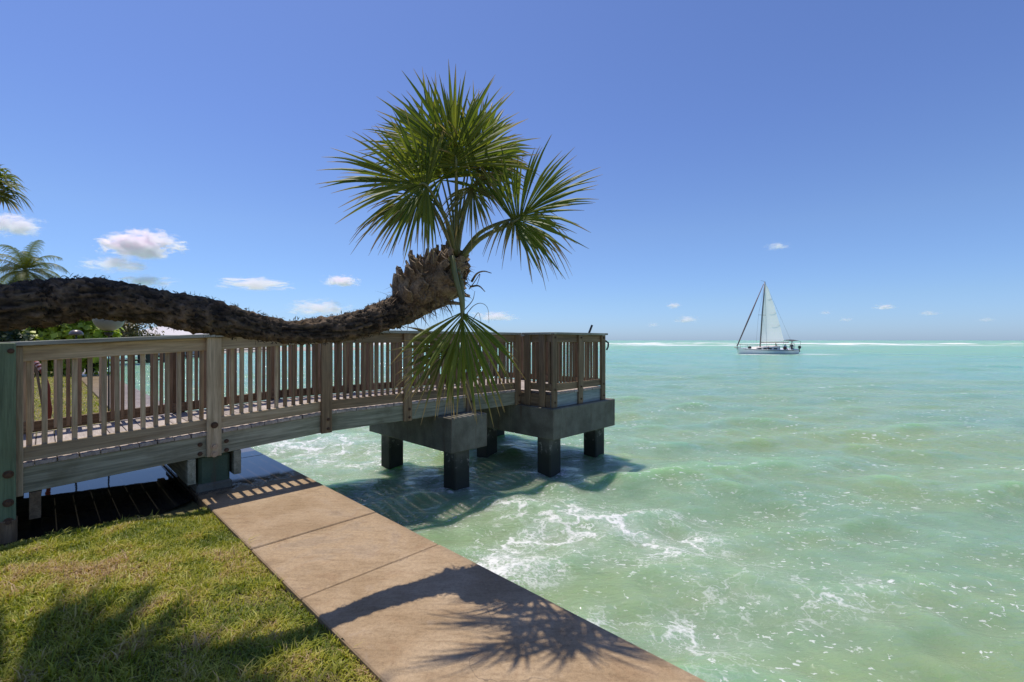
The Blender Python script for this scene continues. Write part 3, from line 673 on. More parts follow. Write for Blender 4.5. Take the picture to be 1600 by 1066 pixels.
def trunk_mesh(name, ctrl, palm, n=420, k=56, mat=M_BARK, amp=1.0, seed=1):
    P = spline(ctrl, n); pts, fr = frames([Vector(p[:3]) for p in P])
    pc = np.array([tuple(p) for p in pts]); N = np.array([tuple(x[1]) for x in fr]); B = np.array([tuple(x[2]) for x in fr])
    s = np.concatenate([[0], np.cumsum(np.linalg.norm(np.diff(pc, axis=0), axis=1))])
    A = np.linspace(0, 2 * np.pi, k, endpoint=False)
    SS, AA = np.meshgrid(s, A, indexing='ij'); rad = P[:, 3][:, None]
    cx, cy = np.cos(AA), np.sin(AA)
    d = 0.010 * fbm(SS * 5, cx * 1.5, cy * 1.5, 3, seed)
    d += 0.008 * (1 - 2 * np.abs(fbm(SS * 9 + 5, cx * 4.5, cy * 4.5, 3, seed + 3)))
    d += 0.006 * fbm(SS * 48, cx * 9, cy * 9, 3, seed + 5)
    d += 0.004 * np.maximum(0, np.sin(SS * 62 + 5 * fbm(SS * 3, cx * 1.5, cy * 1.5, 2, seed + 8))) 
    fur = np.abs(fbm(SS * 7 + 3, cx * 5.0, cy * 5.0, 3, seed + 11)); d -= 0.011 * np.clip(1 - fur * 7, 0, 1)
    fur2 = np.abs(fbm(SS * 22 + 9, cx * 7.0, cy * 7.0, 2, seed + 13)); d -= 0.006 * np.clip(1 - fur2 * 6, 0, 1)
    rr = rad + 1.7 * amp * d - 0.013
    V = pc[:, None, :] + N[:, None, :] * (rr * cx)[..., None] + B[:, None, :] * (rr * cy)[..., None]
    ix = np.arange(n * k).reshape(n, k); nx = np.roll(ix, -1, axis=1)
    f = np.stack([ix[:-1], nx[:-1], nx[1:], ix[1:]], -1).reshape(-1, 4)
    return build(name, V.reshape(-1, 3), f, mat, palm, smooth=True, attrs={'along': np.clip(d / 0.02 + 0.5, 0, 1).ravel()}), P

# --- the leaning cabbage palm
T = []
for u, v_, Y, r in ((0, 481, 2.20, 0.108), (75, 473, 2.33, 0.118), (150, 466, 2.45, 0.112), (250, 480, 2.63, 0.104), (330, 496, 2.80, 0.112), (445, 518, 3.08, 0.082), (530, 513, 3.33, 0.100), (585, 500, 3.48, 0.110), (625, 485, 3.60, 0.128)):
    p = at(u, v_, Y); T.append((p.x, p.y, p.z, r))
pre = [(-3.55, 1.25, -0.10, 0.19), (-3.50, 1.32, 0.45, 0.15), (-3.30, 1.50, 1.15, 0.125), (-2.90, 1.86, 1.68, 0.112)]
post = []
for u, v_, Y, r in ((646, 465, 3.64, 0.165), (668, 449, 3.66, 0.195), (688, 434, 3.64, 0.185), (702, 416, 3.60, 0.120), (711, 400, 3.57, 0.05)):
    p = at(u, v_, Y); post.append((p.x, p.y, p.z, r))
palm = empty('leaning_palm', pre[0][:3])
tag(palm, 'cabbage palm with a horizontal trunk sagging along the pier railing and an upright fan crown', 'palm tree')
trunk_mesh('trunk', pre + T + post, palm, 620, 64)
# leaf bases (boots) and fibre on the head
axis_pts = spline(T[-2:] + post, 60)
fr_pts, fr_fr = frames([Vector(p[:3]) for p in axis_pts])
def boot(i, ang, length, width, tilt, curl, rnd, thick=0.010, nm='leaf_base', mat=None):
    p = fr_pts[i]; t_, n_, b_ = fr_fr[i]; r0 = axis_pts[i][3]
    o_ = n_ * math.cos(ang) + b_ * math.sin(ang); sd = t_.cross(o_).normalized(); K = 6; v = []; f = []
    pos = p + o_ * (r0 * 0.92); d = (t_ * math.cos(tilt) + o_ * math.sin(tilt)).normalized()
    for k in range(K + 1):
        s = k / K; wv = width * (1 - 0.45 * s) * (1 + rnd.uniform(-0.12, 0.12)); nn = d.cross(sd).normalized()
        if nn.dot(o_) < 0: nn = -nn
        cup = 0.28 * wv
        th = thick * (1 - 0.6 * s)
        for e in (-1, -0.4, 0.4, 1): v.append(pos + sd * (e * wv) - nn * (cup * e * e) + nn * th)
        for e in (-1, -0.4, 0.4, 1): v.append(pos + sd * (e * wv) - nn * (cup * e * e) - nn * th)
        d = (d + o_ * (curl / K) + Vector((rnd.uniform(-.05, .05), rnd.uniform(-.05, .05), rnd.uniform(-.05, .05)))).normalized(); pos = pos + d * (length / K)
    for k in range(K):
        a0, a1 = 8 * k, 8 * (k + 1)
        for j in range(3):
            f.append((a0 + j, a0 + j + 1, a1 + j + 1, a1 + j)); f.append((a0 + 4 + j + 1, a0 + 4 + j, a1 + 4 + j, a1 + 4 + j + 1))
        f.append((a0, a1, a1 + 4, a0 + 4)); f.append((a0 + 3, a0 + 7, a1 + 7, a1 + 3))
    e = 8 * K
    for j in range(3): f.append((e + j, e + j + 1, e + 4 + j + 1, e + 4 + j)); f.append((j + 1, j, 4 + j, 4 + j + 1))
    return build(nm, v, f, mat or M_BOOT, palm, smooth=False)
rb = random.Random(5)
for k in range(130):
    i = int(12 + 44 * (k / 130) ** 0.9); ang = k * 2.39996
    boot(min(58, i), ang, rb.uniform(0.10, 0.21) * (0.55 if i > 40 else 1.0), rb.uniform(0.030, 0.075), rb.uniform(0.05, 0.42), rb.uniform(-0.7, 0.9), rb)
# the broken shoulder of old bases where the trunk turns up
k = 0
while k < 26:
    i = rb.randint(13, 32); ang = rb.uniform(0, 6.283); o_ = fr_fr[i][1] * math.cos(ang) + fr_fr[i][2] * math.sin(ang)
    if o_.z < 0.05: continue
    boot(i, ang, rb.uniform(0.11, 0.17), rb.uniform(0.050, 0.085), rb.uniform(0.75, 1.25), rb.uniform(-0.6, 0.4), rb, 0.014); k += 1
# fibres
mb = MB()
for k in range(420):
    i = rb.randint(10, 57); p = fr_pts[i]; t_, n_, b_ = fr_fr[i]; r0 = axis_pts[i][3]; an = rb.uniform(0, 6.28)
    o_ = n_ * math.cos(an) + b_ * math.sin(an); p0 = p + o_ * (r0 * 1.0); d = (o_ * rb.uniform(0.3, 1) + t_ * rb.uniform(-0.6, 0.8) + Vector((0, 0, rb.uniform(-0.6, 0.1)))).normalized()
    L = rb.uniform(0.04, 0.15); sd = d.cross(o_ + Vector((0.01, 0.02, 0.03))).normalized() * rb.uniform(0.002, 0.006)
    m_ = p0 + d * (L * 0.5) + Vector((0, 0, -0.01)); e_ = p0 + d * L + Vector((rb.uniform(-.02, .02), rb.uniform(-.02, .02), -0.03))
    mb.add([p0 + sd, p0 - sd, m_ + sd * 0.8, m_ - sd * 0.8, e_], [(0, 1, 3, 2), (2, 3, 4)])
o = mb.build('fibre', M_FIBRE, palm); tag(o, kind='stuff')
# bark shreds along the trunk
mb = MB(); P_all = spline(pre + T, 200); fpp, fff = frames([Vector(p[:3]) for p in P_all])
for k in range(1500):
    i = rb.randint(40, 198); p = fpp[i]; t_, n_, b_ = fff[i]; r0 = P_all[i][3]; an = rb.uniform(0, 6.28)
    o_ = n_ * math.cos(an) + b_ * math.sin(an); p0 = p + o_ * (r0 * 1.0); d = (o_ * rb.uniform(0.15, 0.7) + t_ * rb.uniform(-1, 1.2)).normalized()
    L = rb.uniform(0.010, 0.032) * (1.5 if i > 185 else 1); sd = d.cross(o_).normalized() * rb.uniform(0.003, 0.009)
    mb.add([p0 + sd, p0 - sd, p0 + d * L * 0.6 + sd + o_ * 0.004, p0 + d * L * 0.6 - sd + o_ * 0.004, p0 + d * L], [(0, 1, 3, 2), (2, 3, 4)])
o = mb.build('bark_shreds', M_BARK, palm); tag(o, kind='stuff')
# dead curled stalks at the right of the head
for ctrl, r0 in (([(737, 440, 3.55), (745, 428, 3.5), (756, 424, 3.5), (768, 427, 3.5)], 0.010), ([(733, 452, 3.55), (742, 440, 3.5), (750, 428, 3.48), (745, 445, 3.5), (738, 446, 3.5)], 0.004),
                 ([(735, 448, 3.55), (748, 447, 3.5), (758, 456, 3.5)], 0.009), ([(728, 492, 3.55), (740, 478, 3.5), (752, 474, 3.5), (762, 482, 3.5), (764, 505, 3.5)], 0.004),
                 ([(724, 486, 3.55), (738, 470, 3.5), (742, 455, 3.45)], 0.005), ([(730, 490, 3.55), (735, 505, 3.5), (742, 495, 3.5), (748, 489, 3.5), (752, 505, 3.5)], 0.004)):
    pp = spline([tuple(at(*c)) for c in ctrl], 18); v, f = tube([Vector(x) for x in pp], list(np.linspace(r0, r0 * 0.3, 18)), 6)
    build('dead_stalk', v, f, M_BOOT, palm, smooth=True)
hd = at(712, 396, 3.56)
# fronds:  H(u,v,Y), tip towards (u,v,Y), normal, radius
def fr(h, tip, nrm, rad, **kw):
    H = at(*h); A = at(*tip) - H
    b_ = kw.pop('base', (712, 400, 3.58)); c = kw.pop('ctrl', None)
    if c: c = [at(*b_)] + [at(*x) for x in c] + [H]
    return fan(palm, H, A, nrm, rad, at(*b_), ctrl=c, **kw)
fr((668, 292, 3.22), (540, 262, 3.06), (0.2, -1, 0.12), 0.56, seed=1, n=60, spread=210, droop=0.06, ctrl=[(700, 350, 3.45)], fold=0.1)
fr((713, 260, 3.30), (700, 110, 3.26), (0.0, -1, 0.10), 0.62, seed=2, n=56, spread=200, droop=0.05, ctrl=[(713, 330, 3.50)], fold=0.1)
fr((748, 252, 3.70), (778, 170, 3.85), (0.35, -1, 0.2), 0.50, stalk_r=0.008, seed=3, n=52, spread=250, droop=0.10, ctrl=[(727, 322, 3.62)], base=(716, 398, 3.60), fold=0.25)
fr((803, 347, 3.30), (893, 272, 3.15), (0.10, -1, 0.45), 0.56, seed=4, n=64, spread=190, droop=0.06, ctrl=[(752, 372, 3.46)], base=(722, 402, 3.55), fold=0.2, stalk_r=0.015)
fr((668, 252, 3.80), (612, 158, 3.95), (0.2, -1, 0.1), 0.56, stalk_r=0.008, seed=5, n=50, spread=230, droop=0.08, ctrl=[(695, 340, 3.68)], base=(706, 396, 3.62), fold=0.2)
fr((664, 304, 3.40), (590, 352, 3.32), (0.1, -0.9, 0.5), 0.46, seed=6, n=50, spread=190, droop=0.22, ctrl=[(690, 350, 3.50)], fold=0.1, mat=M_FANOLD)
fr((736, 292, 3.42), (752, 345, 3.36), (-0.5, -0.8, 0.3), 0.31, seed=7, n=40, spread=200, droop=0.28, ctrl=[(724, 340, 3.52)], fold=0.2, mat=M_FANOLD)
fr((722, 488, 3.42), (727, 620, 3.30), (0.05, -1, 0.12), 0.60, seed=8, n=38, spread=116, droop=0.14, mess=1.7, ctrl=[(711, 430, 3.42), (720, 465, 3.40)], base=(706, 402, 3.48), fold=0.12, stalk_r=0.017)
fr((706, 540, 3.52), (662, 600, 3.48), (0.1, -1, 0.1), 0.46, seed=9, n=40, spread=170, droop=0.12, mess=1.8, ctrl=[(722, 450, 3.50), (722, 500, 3.52)], base=(712, 410, 3.55), mat=M_FANOLD)
fr((800, 343, 3.40), (845, 385, 3.28), (0.2, -0.8, 0.7), 0.42, seed=10, n=38, spread=170, droop=0.36, ctrl=[(752, 362, 3.50)], base=(722, 398, 3.58), mat=M_FANOLD, fold=0.3)
fr((690, 240, 3.60), (664, 125, 3.62), (-0.8, -0.9, 0.1), 0.52, stalk_r=0.008, seed=11, n=42, spread=180, droop=0.05, ctrl=[(706, 320, 3.58)], fold=0.6)
fr((728, 262, 3.55), (756, 150, 3.58), (0.9, -0.7, 0.1), 0.52, stalk_r=0.008, seed=12, n=42, spread=200, droop=0.07, ctrl=[(718, 330, 3.56)], fold=0.4)
fr((748, 272, 3.55), (800, 240, 3.5), (0.3, -0.8, 0.5), 0.36, stalk_r=0.008, seed=14, n=40, spread=200, droop=0.22, ctrl=[(726, 335, 3.52)], fold=0.4, mat=M_FANOLD)

fr((732, 268, 3.48), (760, 215, 3.44), (0.4, -0.9, 0.3), 0.44, stalk_r=0.007, seed=32, n=40, spread=260, droop=0.16, ctrl=[(722, 335, 3.54)], fold=0.2, mess=1.6)
fr((690, 282, 3.42), (660, 230, 3.36), (-0.3, -0.9, 0.3), 0.42, stalk_r=0.007, seed=33, n=40, spread=260, droop=0.14, ctrl=[(704, 340, 3.50)], fold=0.2, mess=1.6)

# --- other palms
def fan_palm(name, base, top, r0, r1, nf, rad, seed, label, group=None, nseg=30, stalk=0.9, lean=(0, 0)):
    rp = random.Random(seed); e = empty(name, base); tag(e, label, 'palm tree', group)
    b_ = Vector(base); t_ = Vector(top); m = (b_ + t_) / 2 + Vector((lean[0], lean[1], 0))
    trunk_mesh('trunk', [(*b_, r0), (*m, (r0 + r1) / 2), (*t_, r1)], e, 60, 16, seed=seed)
    for k in range(nf):
        a = k * 2.4 + rp.uniform(-.2, .2); el = R(80) - R(115) * ((k + 0.5) / nf)
        d = Vector((math.cos(a) * math.cos(el), math.sin(a) * math.cos(el), math.sin(el)))
        H = t_ + d * (stalk * rp.uniform(0.8, 1.1)); ax = (d + Vector((0, 0, -0.35))).normalized(); nn = Vector((0, 0, 1)) - ax * ax.z
        if nn.length < 0.2: nn = Vector((math.cos(a + 1.5), math.sin(a + 1.5), 0))
        fan(e, H, ax, nn, rad * rp.uniform(0.85, 1.1), t_, n=nseg, spread=280, droop=rp.uniform(0.2, 0.5), seed=seed * 100 + k, fold=0.3, mat=M_FANOLD if el < R(-10) else M_FAN)
    return e

def coconut(name, base, top, r0, r1, nf, L, seed, label, group=None, nl=40, elmax=82, elspan=110):
    rp = random.Random(seed); e = empty(name, base); tag(e, label, 'palm tree', group)
    b_ = Vector(base); t_ = Vector(top); m = (b_ + t_) / 2 + Vector((0.3, 0, 0))
    trunk_mesh('trunk', [(*b_, r0), (*m, (r0 + r1) / 2), (*t_, r1)], e, 60, 14, seed=seed)
    for k in range(nf):
        a = k * 2.4 + rp.uniform(-.25, .25); el = R(elmax) - R(elspan) * ((k + 0.5) / nf); l = L * rp.uniform(0.85, 1.1)
        pts = [t_.copy()]; d = Vector((math.cos(a) * math.cos(el), math.sin(a) * math.cos(el), math.sin(el)))
        for s in range(14):
            pts.append(pts[-1] + d * (l / 14)); d = (d + Vector((0, 0, -0.10 - 0.008 * s))).normalized()
        side = Vector((-math.sin(a), math.cos(a), 0)); mb = MB(); tint0 = min(1, max(0, rp.gauss(0.4, 0.25)))
        for j in range(nl):
            s = 0.12 + 0.88 * j / (nl - 1); x = s * 14; i = min(13, int(x)); p = pts[i].lerp(pts[i + 1], x - i); tg = (pts[i + 1] - pts[i]).normalized()
            ll = l * 0.30 * math.sin(math.pi * (0.12 + 0.80 * s)) ** 0.7 * rp.uniform(0.85, 1.1); wd = 0.024 * l / 2.5
            for sg in (-1, 1):
                dl = (side * sg + tg * 0.55 + Vector((0, 0, 0.15))).normalized(); vs = []; al = []
                for q in range(5):
                    ss = q / 4; pp = p + dl * (ll * ss) + Vector((0, 0, -(0.45 + 0.5 * rp.random()) * ll * ss * ss)); ww = wd * (1 - ss) ** 0.7 + 0.001
                    vs += [pp + tg * ww, pp - tg * ww]; al += [ss * 0.9] * 2
                mb.add(vs, [(2 * q, 2 * q + 1, 2 * q + 3, 2 * q + 2) for q in range(4)], al, [min(1, max(0, tint0 + rp.uniform(-.15, .15)))] * len(vs))
        f_ = mb.build('frond', M_COCO, e)
        v, f = tube(pts, list(np.linspace(0.03, 0.006, 15)), 6)
        build('midrib', v, f, M_STALK, f_, smooth=True, off=e.location)
    return e

c0 = at(40, 424, 42)
coconut('coconut_palm', (c0.x - 0.5, 42, 0), tuple(c0), 0.20, 0.13, 26, 3.3, 21, 'feathery coconut palm rising behind the leaning trunk at the far left')
s0 = at(-27, 288, 15)
fan_palm('cabbage_palm', (s0.x - 0.6, 15, 0), tuple(s0), 0.19, 0.15, 22, 0.62, 31, 'cabbage palm with just the tips of its dark round crown showing at left edge', stalk=0.45)
fan_palm('cabbage_palm', (-5.15, 1.7, -0.06), (-4.12, 3.14, 8.6), 0.19, 0.16, 34, 0.86, 32, 'tall cabbage palm above the lawn whose crown throws shade on the grass', stalk=0.8)

# ------------------------------------------------------------------ lawn blades
def grass_mat():
    b = NB('grass_blade'); al = b.attr('along'); ti = b.attr('tint')
    c = b.ramp(ti, [(0.0, (0.14, 0.185, 0.012)), (0.40, (0.34, 0.345, 0.026)), (0.68, (0.48, 0.43, 0.058)), (0.86, (0.54, 0.42, 0.15)), (1.0, (0.52, 0.35, 0.19))])
    d = b.pbr(c, 0.55); t_ = b.n('BsdfTranslucent', {'Color': b.mix(1.0, c, (1.3, 1.4, 0.7), 'MULTIPLY')})
    return b.done(b.n('MixShader', {0: 0.3, 1: d.outputs[0], 2: t_.outputs[0]}))
M_GRASS = grass_mat()
def blades(name, t0, t1, y0, y1, n, hmin, hmax, wid, keep=None, seed=1):
    g = np.random.default_rng(seed)
    t = g.uniform(t0, t1, n); y = g.uniform(y0, y1, n)
    x = P0.x + pv.x * t + qv.x * y; yy = P0.y + pv.y * t + qv.y * y
    m = np.ones(n, bool) if keep is None else keep(t, y, x, yy, g)
    t, y, x, yy = t[m], y[m], x[m], yy[m]; n = len(t); z = lawn_z(x, yy) - 0.004
    patch = fbm(x * 1.6, yy * 1.6, seed=21); patch2 = fbm(x * 6, yy * 6, seed=22)
    h = g.uniform(hmin, hmax, n) * (1 + 0.45 * patch2)
    az = g.uniform(0, 2 * np.pi, n); lean = g.uniform(0.25, 1.25, n)
    dx, dy = np.cos(az), np.sin(az); sxv, syv = -dy, dx; wv = wid * g.uniform(0.6, 1.3, n)
    tint = np.clip(0.46 + 0.55 * patch + 0.75 * patch2 + g.normal(0, 0.20, n), 0, 1)
    V = np.zeros((n, 5, 3)); 
    for k, (s, ws) in enumerate(((0, 1), (0.55, 0.85))):
        px = x + dx * h * lean * s * s; py = yy + dy * h * lean * s * s; pz = z + h * s * (1 - 0.25 * lean * s)
        V[:, 2 * k, :] = np.stack([px + sxv * wv * ws, py + syv * wv * ws, pz], -1); V[:, 2 * k + 1, :] = np.stack([px - sxv * wv * ws, py - syv * wv * ws, pz], -1)
    V[:, 4, :] = np.stack([x + dx * h * lean, yy + dy * h * lean, z + h * (1 - 0.42 * lean)], -1)
    b = np.arange(n)[:, None] * 5
    f = np.concatenate([b + np.array([[0, 1, 3]]), b + np.array([[0, 3, 2]]), b + np.array([[2, 3, 4]])], 0)
    al = np.tile([0, 0, 0.55, 0.55, 1.0], n)
    o = build(name, V.reshape(-1, 3), f, M_GRASS, attrs={'along': al, 'tint': np.repeat(tint, 5)})
    tag(o, 'short patchy green and straw coloured lawn grass', 'grass', kind='stuff'); return o
def keep_near(t, y, x, yy, g):
    edge = -0.40 + 0.10 * np.sin(t * 5 + 1) + 0.08 * fbm(t * 3, y * 3, seed=4)
    bare = fbm(x * 2.3, yy * 2.3, seed=41) 
    k = (y < edge) & (g.uniform(0, 1, len(t)) > 0.55 * np.clip((bare - 0.25) * 4, 0, 1))
    fill = g.uniform(0, 1, len(t)) < np.clip((x / np.maximum(yy, 0.1) + 1.75) * 1.6, 0.08, 1)
    return k & fill & (yy > 1.2)
blades('grass', -3.6, SLAB_L + 0.02, -4.9, -0.1, 210000, 0.022, 0.055, 0.0034, keep_near, 1)
def keep_tuft(t, y, x, yy, g):
    c_ = fbm(x * 5.5, yy * 5.5, seed=61); edge = -0.42 + 0.10 * np.sin(t * 5 + 1)
    return (y < edge) & (c_ > 0.22) & (x > -1.5 * yy) & (yy > 1.2)
blades('grass_tufts', -3.6, SLAB_L + 0.01, -4.9, -0.3, 42000, 0.05, 0.105, 0.0036, keep_tuft, 5)
def keep_far(t, y, x, yy, g): return (y > 2.7 + 0.2 * np.sin(t * 3)) & (x > -1.3 * yy)
blades('grass', -14, SLAB_L - 0.01, 2.5, 26, 70000, 0.04, 0.09, 0.008, keep_far, 2)

# ------------------------------------------------------------------ shrubs, lamps, things behind the pier
def shrub_leaf(name, a, c):
    b = NB(name); ti = b.attr('tint'); col = b.mix(ti, a, c)
    d = b.pbr(col, 0.4); t_ = b.n('BsdfTranslucent', {'Color': b.mix(1.0, col, (1.4, 1.6, 0.6), 'MULTIPLY')})
    return b.done(b.n('MixShader', {0: 0.3, 1: d.outputs[0], 2: t_.outputs[0]}))
M_SH1 = shrub_leaf('bright_shrub_leaf', (0.20, 0.27, 0.02), (0.52, 0.56, 0.07))
M_SH2 = shrub_leaf('dark_shrub_leaf', (0.018, 0.036, 0.010), (0.06, 0.085, 0.022))
M_SH3 = shrub_leaf('bronze_shrub_leaf', (0.08, 0.07, 0.02), (0.22, 0.15, 0.06))
def shrub(name, c, rad, hgt, n, leaf, mat, seed, label, cat='shrub', group=None):
    g = np.random.default_rng(seed); e = empty(name, (c[0], c[1], -0.05)); tag(e, label, cat, group)
    # clumps
    K = max(10, int(n / 70)); cl = []
    while len(cl) < K:
        p = g.uniform(-1, 1, 3)
        if 0.25 < np.linalg.norm(p) < 1 and p[2] > -0.75: cl.append(p)
    cl = np.array(cl); which = g.integers(0, K, n)
    p = cl[which] + g.normal(0, 0.15, (n, 3)); tint_c = g.uniform(0.1, 0.9, K)
    C_ = np.array([c[0], c[1], hgt * 0.5]) + p * np.array([rad, rad * 0.8, hgt * 0.5]); C_[:, 2] = np.maximum(C_[:, 2], 0.02)
    nr = p + np.array([0, 0, 0.7]) + g.normal(0, 0.55, (n, 3)); nr /= np.linalg.norm(nr, axis=1)[:, None]
    a = np.cross(nr, g.normal(0, 1, (n, 3))); a /= np.linalg.norm(a, axis=1)[:, None]; b_ = np.cross(nr, a)
    L = leaf * g.uniform(0.6, 1.25, n)[:, None]
    V = np.stack([C_ - a * L, C_ - b_ * L * 0.75 + nr * L * 0.12, C_ - a * L * 0 + nr * L * -0.02, C_ + b_ * L * 0.75 + nr * L * 0.12, C_ + a * L], 1)
    ix = np.arange(n)[:, None] * 5
    f = np.concatenate([ix + np.array([[0, 1, 2]]), ix + np.array([[0, 2, 3]]), ix + np.array([[1, 4, 2]]), ix + np.array([[2, 4, 3]])], 0)
    tint = np.clip(tint_c[which] + g.normal(0, 0.2, n), 0, 1)
    o = build('foliage', V.reshape(-1, 3), f, mat, e, attrs={'tint': np.repeat(tint, 5)})
    mb = MB()
    for k in range(min(K, 14)):
        q = cl[k] * np.array([rad, rad * 0.8, hgt * 0.5]) * 0.85 + np.array([c[0], c[1], hgt * 0.5])
        v, f2 = tube([Vector((c[0] + 0.1 * cl[k][0], c[1], -0.05)), Vector((c[0] + 0.45 * (q[0] - c[0]), c[1] + 0.4 * (q[1] - c[1]), q[2] * 0.55)), Vector(q)], [0.05, 0.035, 0.015], 6); mb.add(v, f2)
    mb.build('stem', M_BARK, e); return e
for i, (u, Y, hg, rd, mt, lf, lab) in enumerate((
    (18, 20, 3.2, 1.15, M_SH2, 0.11, 'dark leafy shrub behind the pier at the left end of the hedge'),
    (62, 21, 3.35, 1.15, M_SH1, 0.16, 'sunlit bright green shrub second from left in the hedge behind the pier'),
    (103, 21.5, 3.45, 1.15, M_SH1, 0.16, 'sunlit bright green shrub behind the small domed lamp'),
    (140, 22, 3.3, 1.0, M_SH1, 0.15, 'bright green shrub right beside the grey globe lamp'),
    (205, 46, 4.3, 2.2, M_SH3, 0.14, 'bronze leaved shrub between the globe lamp and the white roof'),
    (176, 60, 5.4, 3.0, M_SH2, 0.18, 'far dark tree clump behind the globe lamp'),
    (-30, 24, 4.6, 2.0, M_SH2, 0.14, 'tall dark shrub at the left picture edge under the leaning trunk'))):
    p = at(u, 532, Y); shrub('shrub', (p.x, p.y), rd, hg, 2600, lf, mt, 50 + i, lab, group='shrubs behind the pier')

M_GLOBE = NB('frosted_globe'); M_GLOBE = M_GLOBE.done(M_GLOBE.pbr((0.22, 0.225, 0.20), 0.35))
def lathe(prof, c, k=24):
    v = []; f = []
    for r, z in prof:
        for j in range(k): a = 2 * math.pi * j / k; v.append((c[0] + r * math.cos(a), c[1] + r * math.sin(a), c[2] + z))
    for i in range(len(prof) - 1):
        for j in range(k): f.append((i * k + j, i * k + (j + 1) % k, (i + 1) * k + (j + 1) % k, (i + 1) * k + j))
    return v, f
def sphere_prof(r, z, n=14, a0=-90, a1=90): return [(max(0.0005, r * math.cos(R(a0 + (a1 - a0) * k / n))), z + r * math.sin(R(a0 + (a1 - a0) * k / n))) for k in range(n + 1)]
Yg = 9.0; pg = at(170, 498, Yg); lamp = empty('globe_lamp', (pg.x, Yg, -0.04)); tag(lamp, 'large grey globe lamp on a slim post behind the railing', 'lamp')
v, f = lathe(sphere_prof(0.245, pg.z), (pg.x, Yg, 0)); build('globe', v, f, M_GLOBE, lamp, smooth=True)
v, f = lathe([(0.0005, 0), (0.07, 0), (0.07, 0.04), (0.016, 0.06), (0.011, pg.z - 0.30), (0.06, pg.z - 0.27), (0.075, pg.z - 0.22)], (pg.x, Yg, -0.05), 14); build('post', v, f, M_DARK, lamp, smooth=False)
Yd = 9.6; pd_ = at(119, 523, Yd); lamp2 = empty('path_lamp', (pd_.x, Yd, -0.04)); tag(lamp2, 'small dark domed path lamp left of the big globe', 'lamp')
v, f = lathe([(0.001, 0.10), (0.05, 0.095), (0.09, 0.07), (0.112, 0.03), (0.118, -0.01), (0.10, -0.015)], (pd_.x, Yd, pd_.z), 20); build('lamp_shade', v, f, flat('dome_metal', (0.16, 0.13, 0.12), 0.35, 0.5), lamp2, smooth=True)
v, f = lathe([(0.0005, 0), (0.016, 0), (0.016, pd_.z + 0.06)], (pd_.x, Yd, -0.05), 10); build('post', v, f, M_DARK, lamp2)

# red cloth with pale stripes hanging on a slanted pole behind the railing
M_RED = flat('red_cloth', (0.26, 0.05, 0.022), 0.8); M_PINK = flat('pale_stripe', (0.55, 0.33, 0.30), 0.8)
Yr = 7.6; rp0 = at(66, 655, Yr); flag = empty('furled_banner', (rp0.x, Yr, -0.05)); tag(flag, 'furled red banner with pale stripes leaning behind the left railing', 'banner')
pth = spline([tuple(at(55, 565, Yr)), tuple(at(62, 574, Yr)), tuple(at(71, 590, Yr)), tuple(at(75, 612, Yr)), tuple(at(77, 640, Yr)), tuple(at(76, 660, Yr))], 24)
v, f = tube([Vector(x) for x in pth], [0.026 + 0.006 * math.sin(k * 1.1) + 0.008 * k / 24 for k in range(24)], 10); build('cloth', v, f, M_RED, flag, smooth=True)
for k in range(3):
    i0 = 1 + 2 * k; v, f = tube([Vector(pth[i0]), Vector(pth[i0 + 1])], [0.036, 0.037], 10, cap=False); build('stripe', v, f, M_PINK, flag, smooth=True)
v, f = tube([at(53, 555, Yr + .06), Vector((rp0.x + 0.05, Yr + 0.06, -0.06))], 0.018, 8); build('pole', v, f, W_BROWN['z'], flag)

# far house with white roof
def house(name, c, sx, sy, hw, hr, label, roofc=(0.62, 0.56, 0.54), rz=0.0):
    e = empty(name, (c[0], c[1], -0.5), rz); tag(e, label, 'house')
    z0 = hw; mw = flat(name + '_wall_paint', (0.62, 0.56, 0.50), 0.8, var=0.06); mr = flat(name + '_roof_metal', roofc, 0.5, var=0.06)
    piece('wall', (sx, sy, hw), (0, 0, hw / 2), mw, e, bev=0.02)
    ov = 0.5; a, b_ = sx / 2 + ov, sy / 2 + ov
    v = [(-a, -b_, z0), (a, -b_, z0), (a, b_, z0), (-a, b_, z0), (-a + b_, 0, z0 + hr), (a - b_, 0, z0 + hr), (-a, -b_, z0 - .15), (a, -b_, z0 - .15), (a, b_, z0 - .15), (-a, b_, z0 - .15)]
    build('roof', v, [(0, 1, 5, 4), (1, 2, 5), (2, 3, 4, 5), (3, 0, 4), (0, 6, 7, 1), (1, 7, 8, 2), (2, 8, 9, 3), (3, 9, 6, 0), (6, 9, 8, 7)], mr, e, off=(0, 0, 0))
    mg = flat(name + '_glass', (0.05, 0.06, 0.07), 0.1); mf = flat(name + '_frame', (0.7, 0.7, 0.68), 0.6)
    k = max(2, int(sx / 3))
    for i in range(k):
        x = -sx / 2 + sx * (i + 0.5) / k
        wf = piece('window', (1.3, 0.10, 1.2), (x, -sy / 2 - 0.03, hw * 0.55), mf, e, bev=0.01)
        piece('pane', (1.1, 0.02, 1.0), (0, -0.052, 0), mg, wf, bev=0)
    return e
h1 = at(250, 532, 66); house('beach_house', (h1.x, 66 + 3), 9.5, 6.5, 2.9, 1.6, 'low house with a pale metal roof beyond the inlet')
h2 = at(330, 532, 125); house('shore_house', (h2.x, 130), 16, 8, 1.9, 1.0, 'long low pale house on the far shore behind the pier posts', (0.5, 0.4, 0.35))
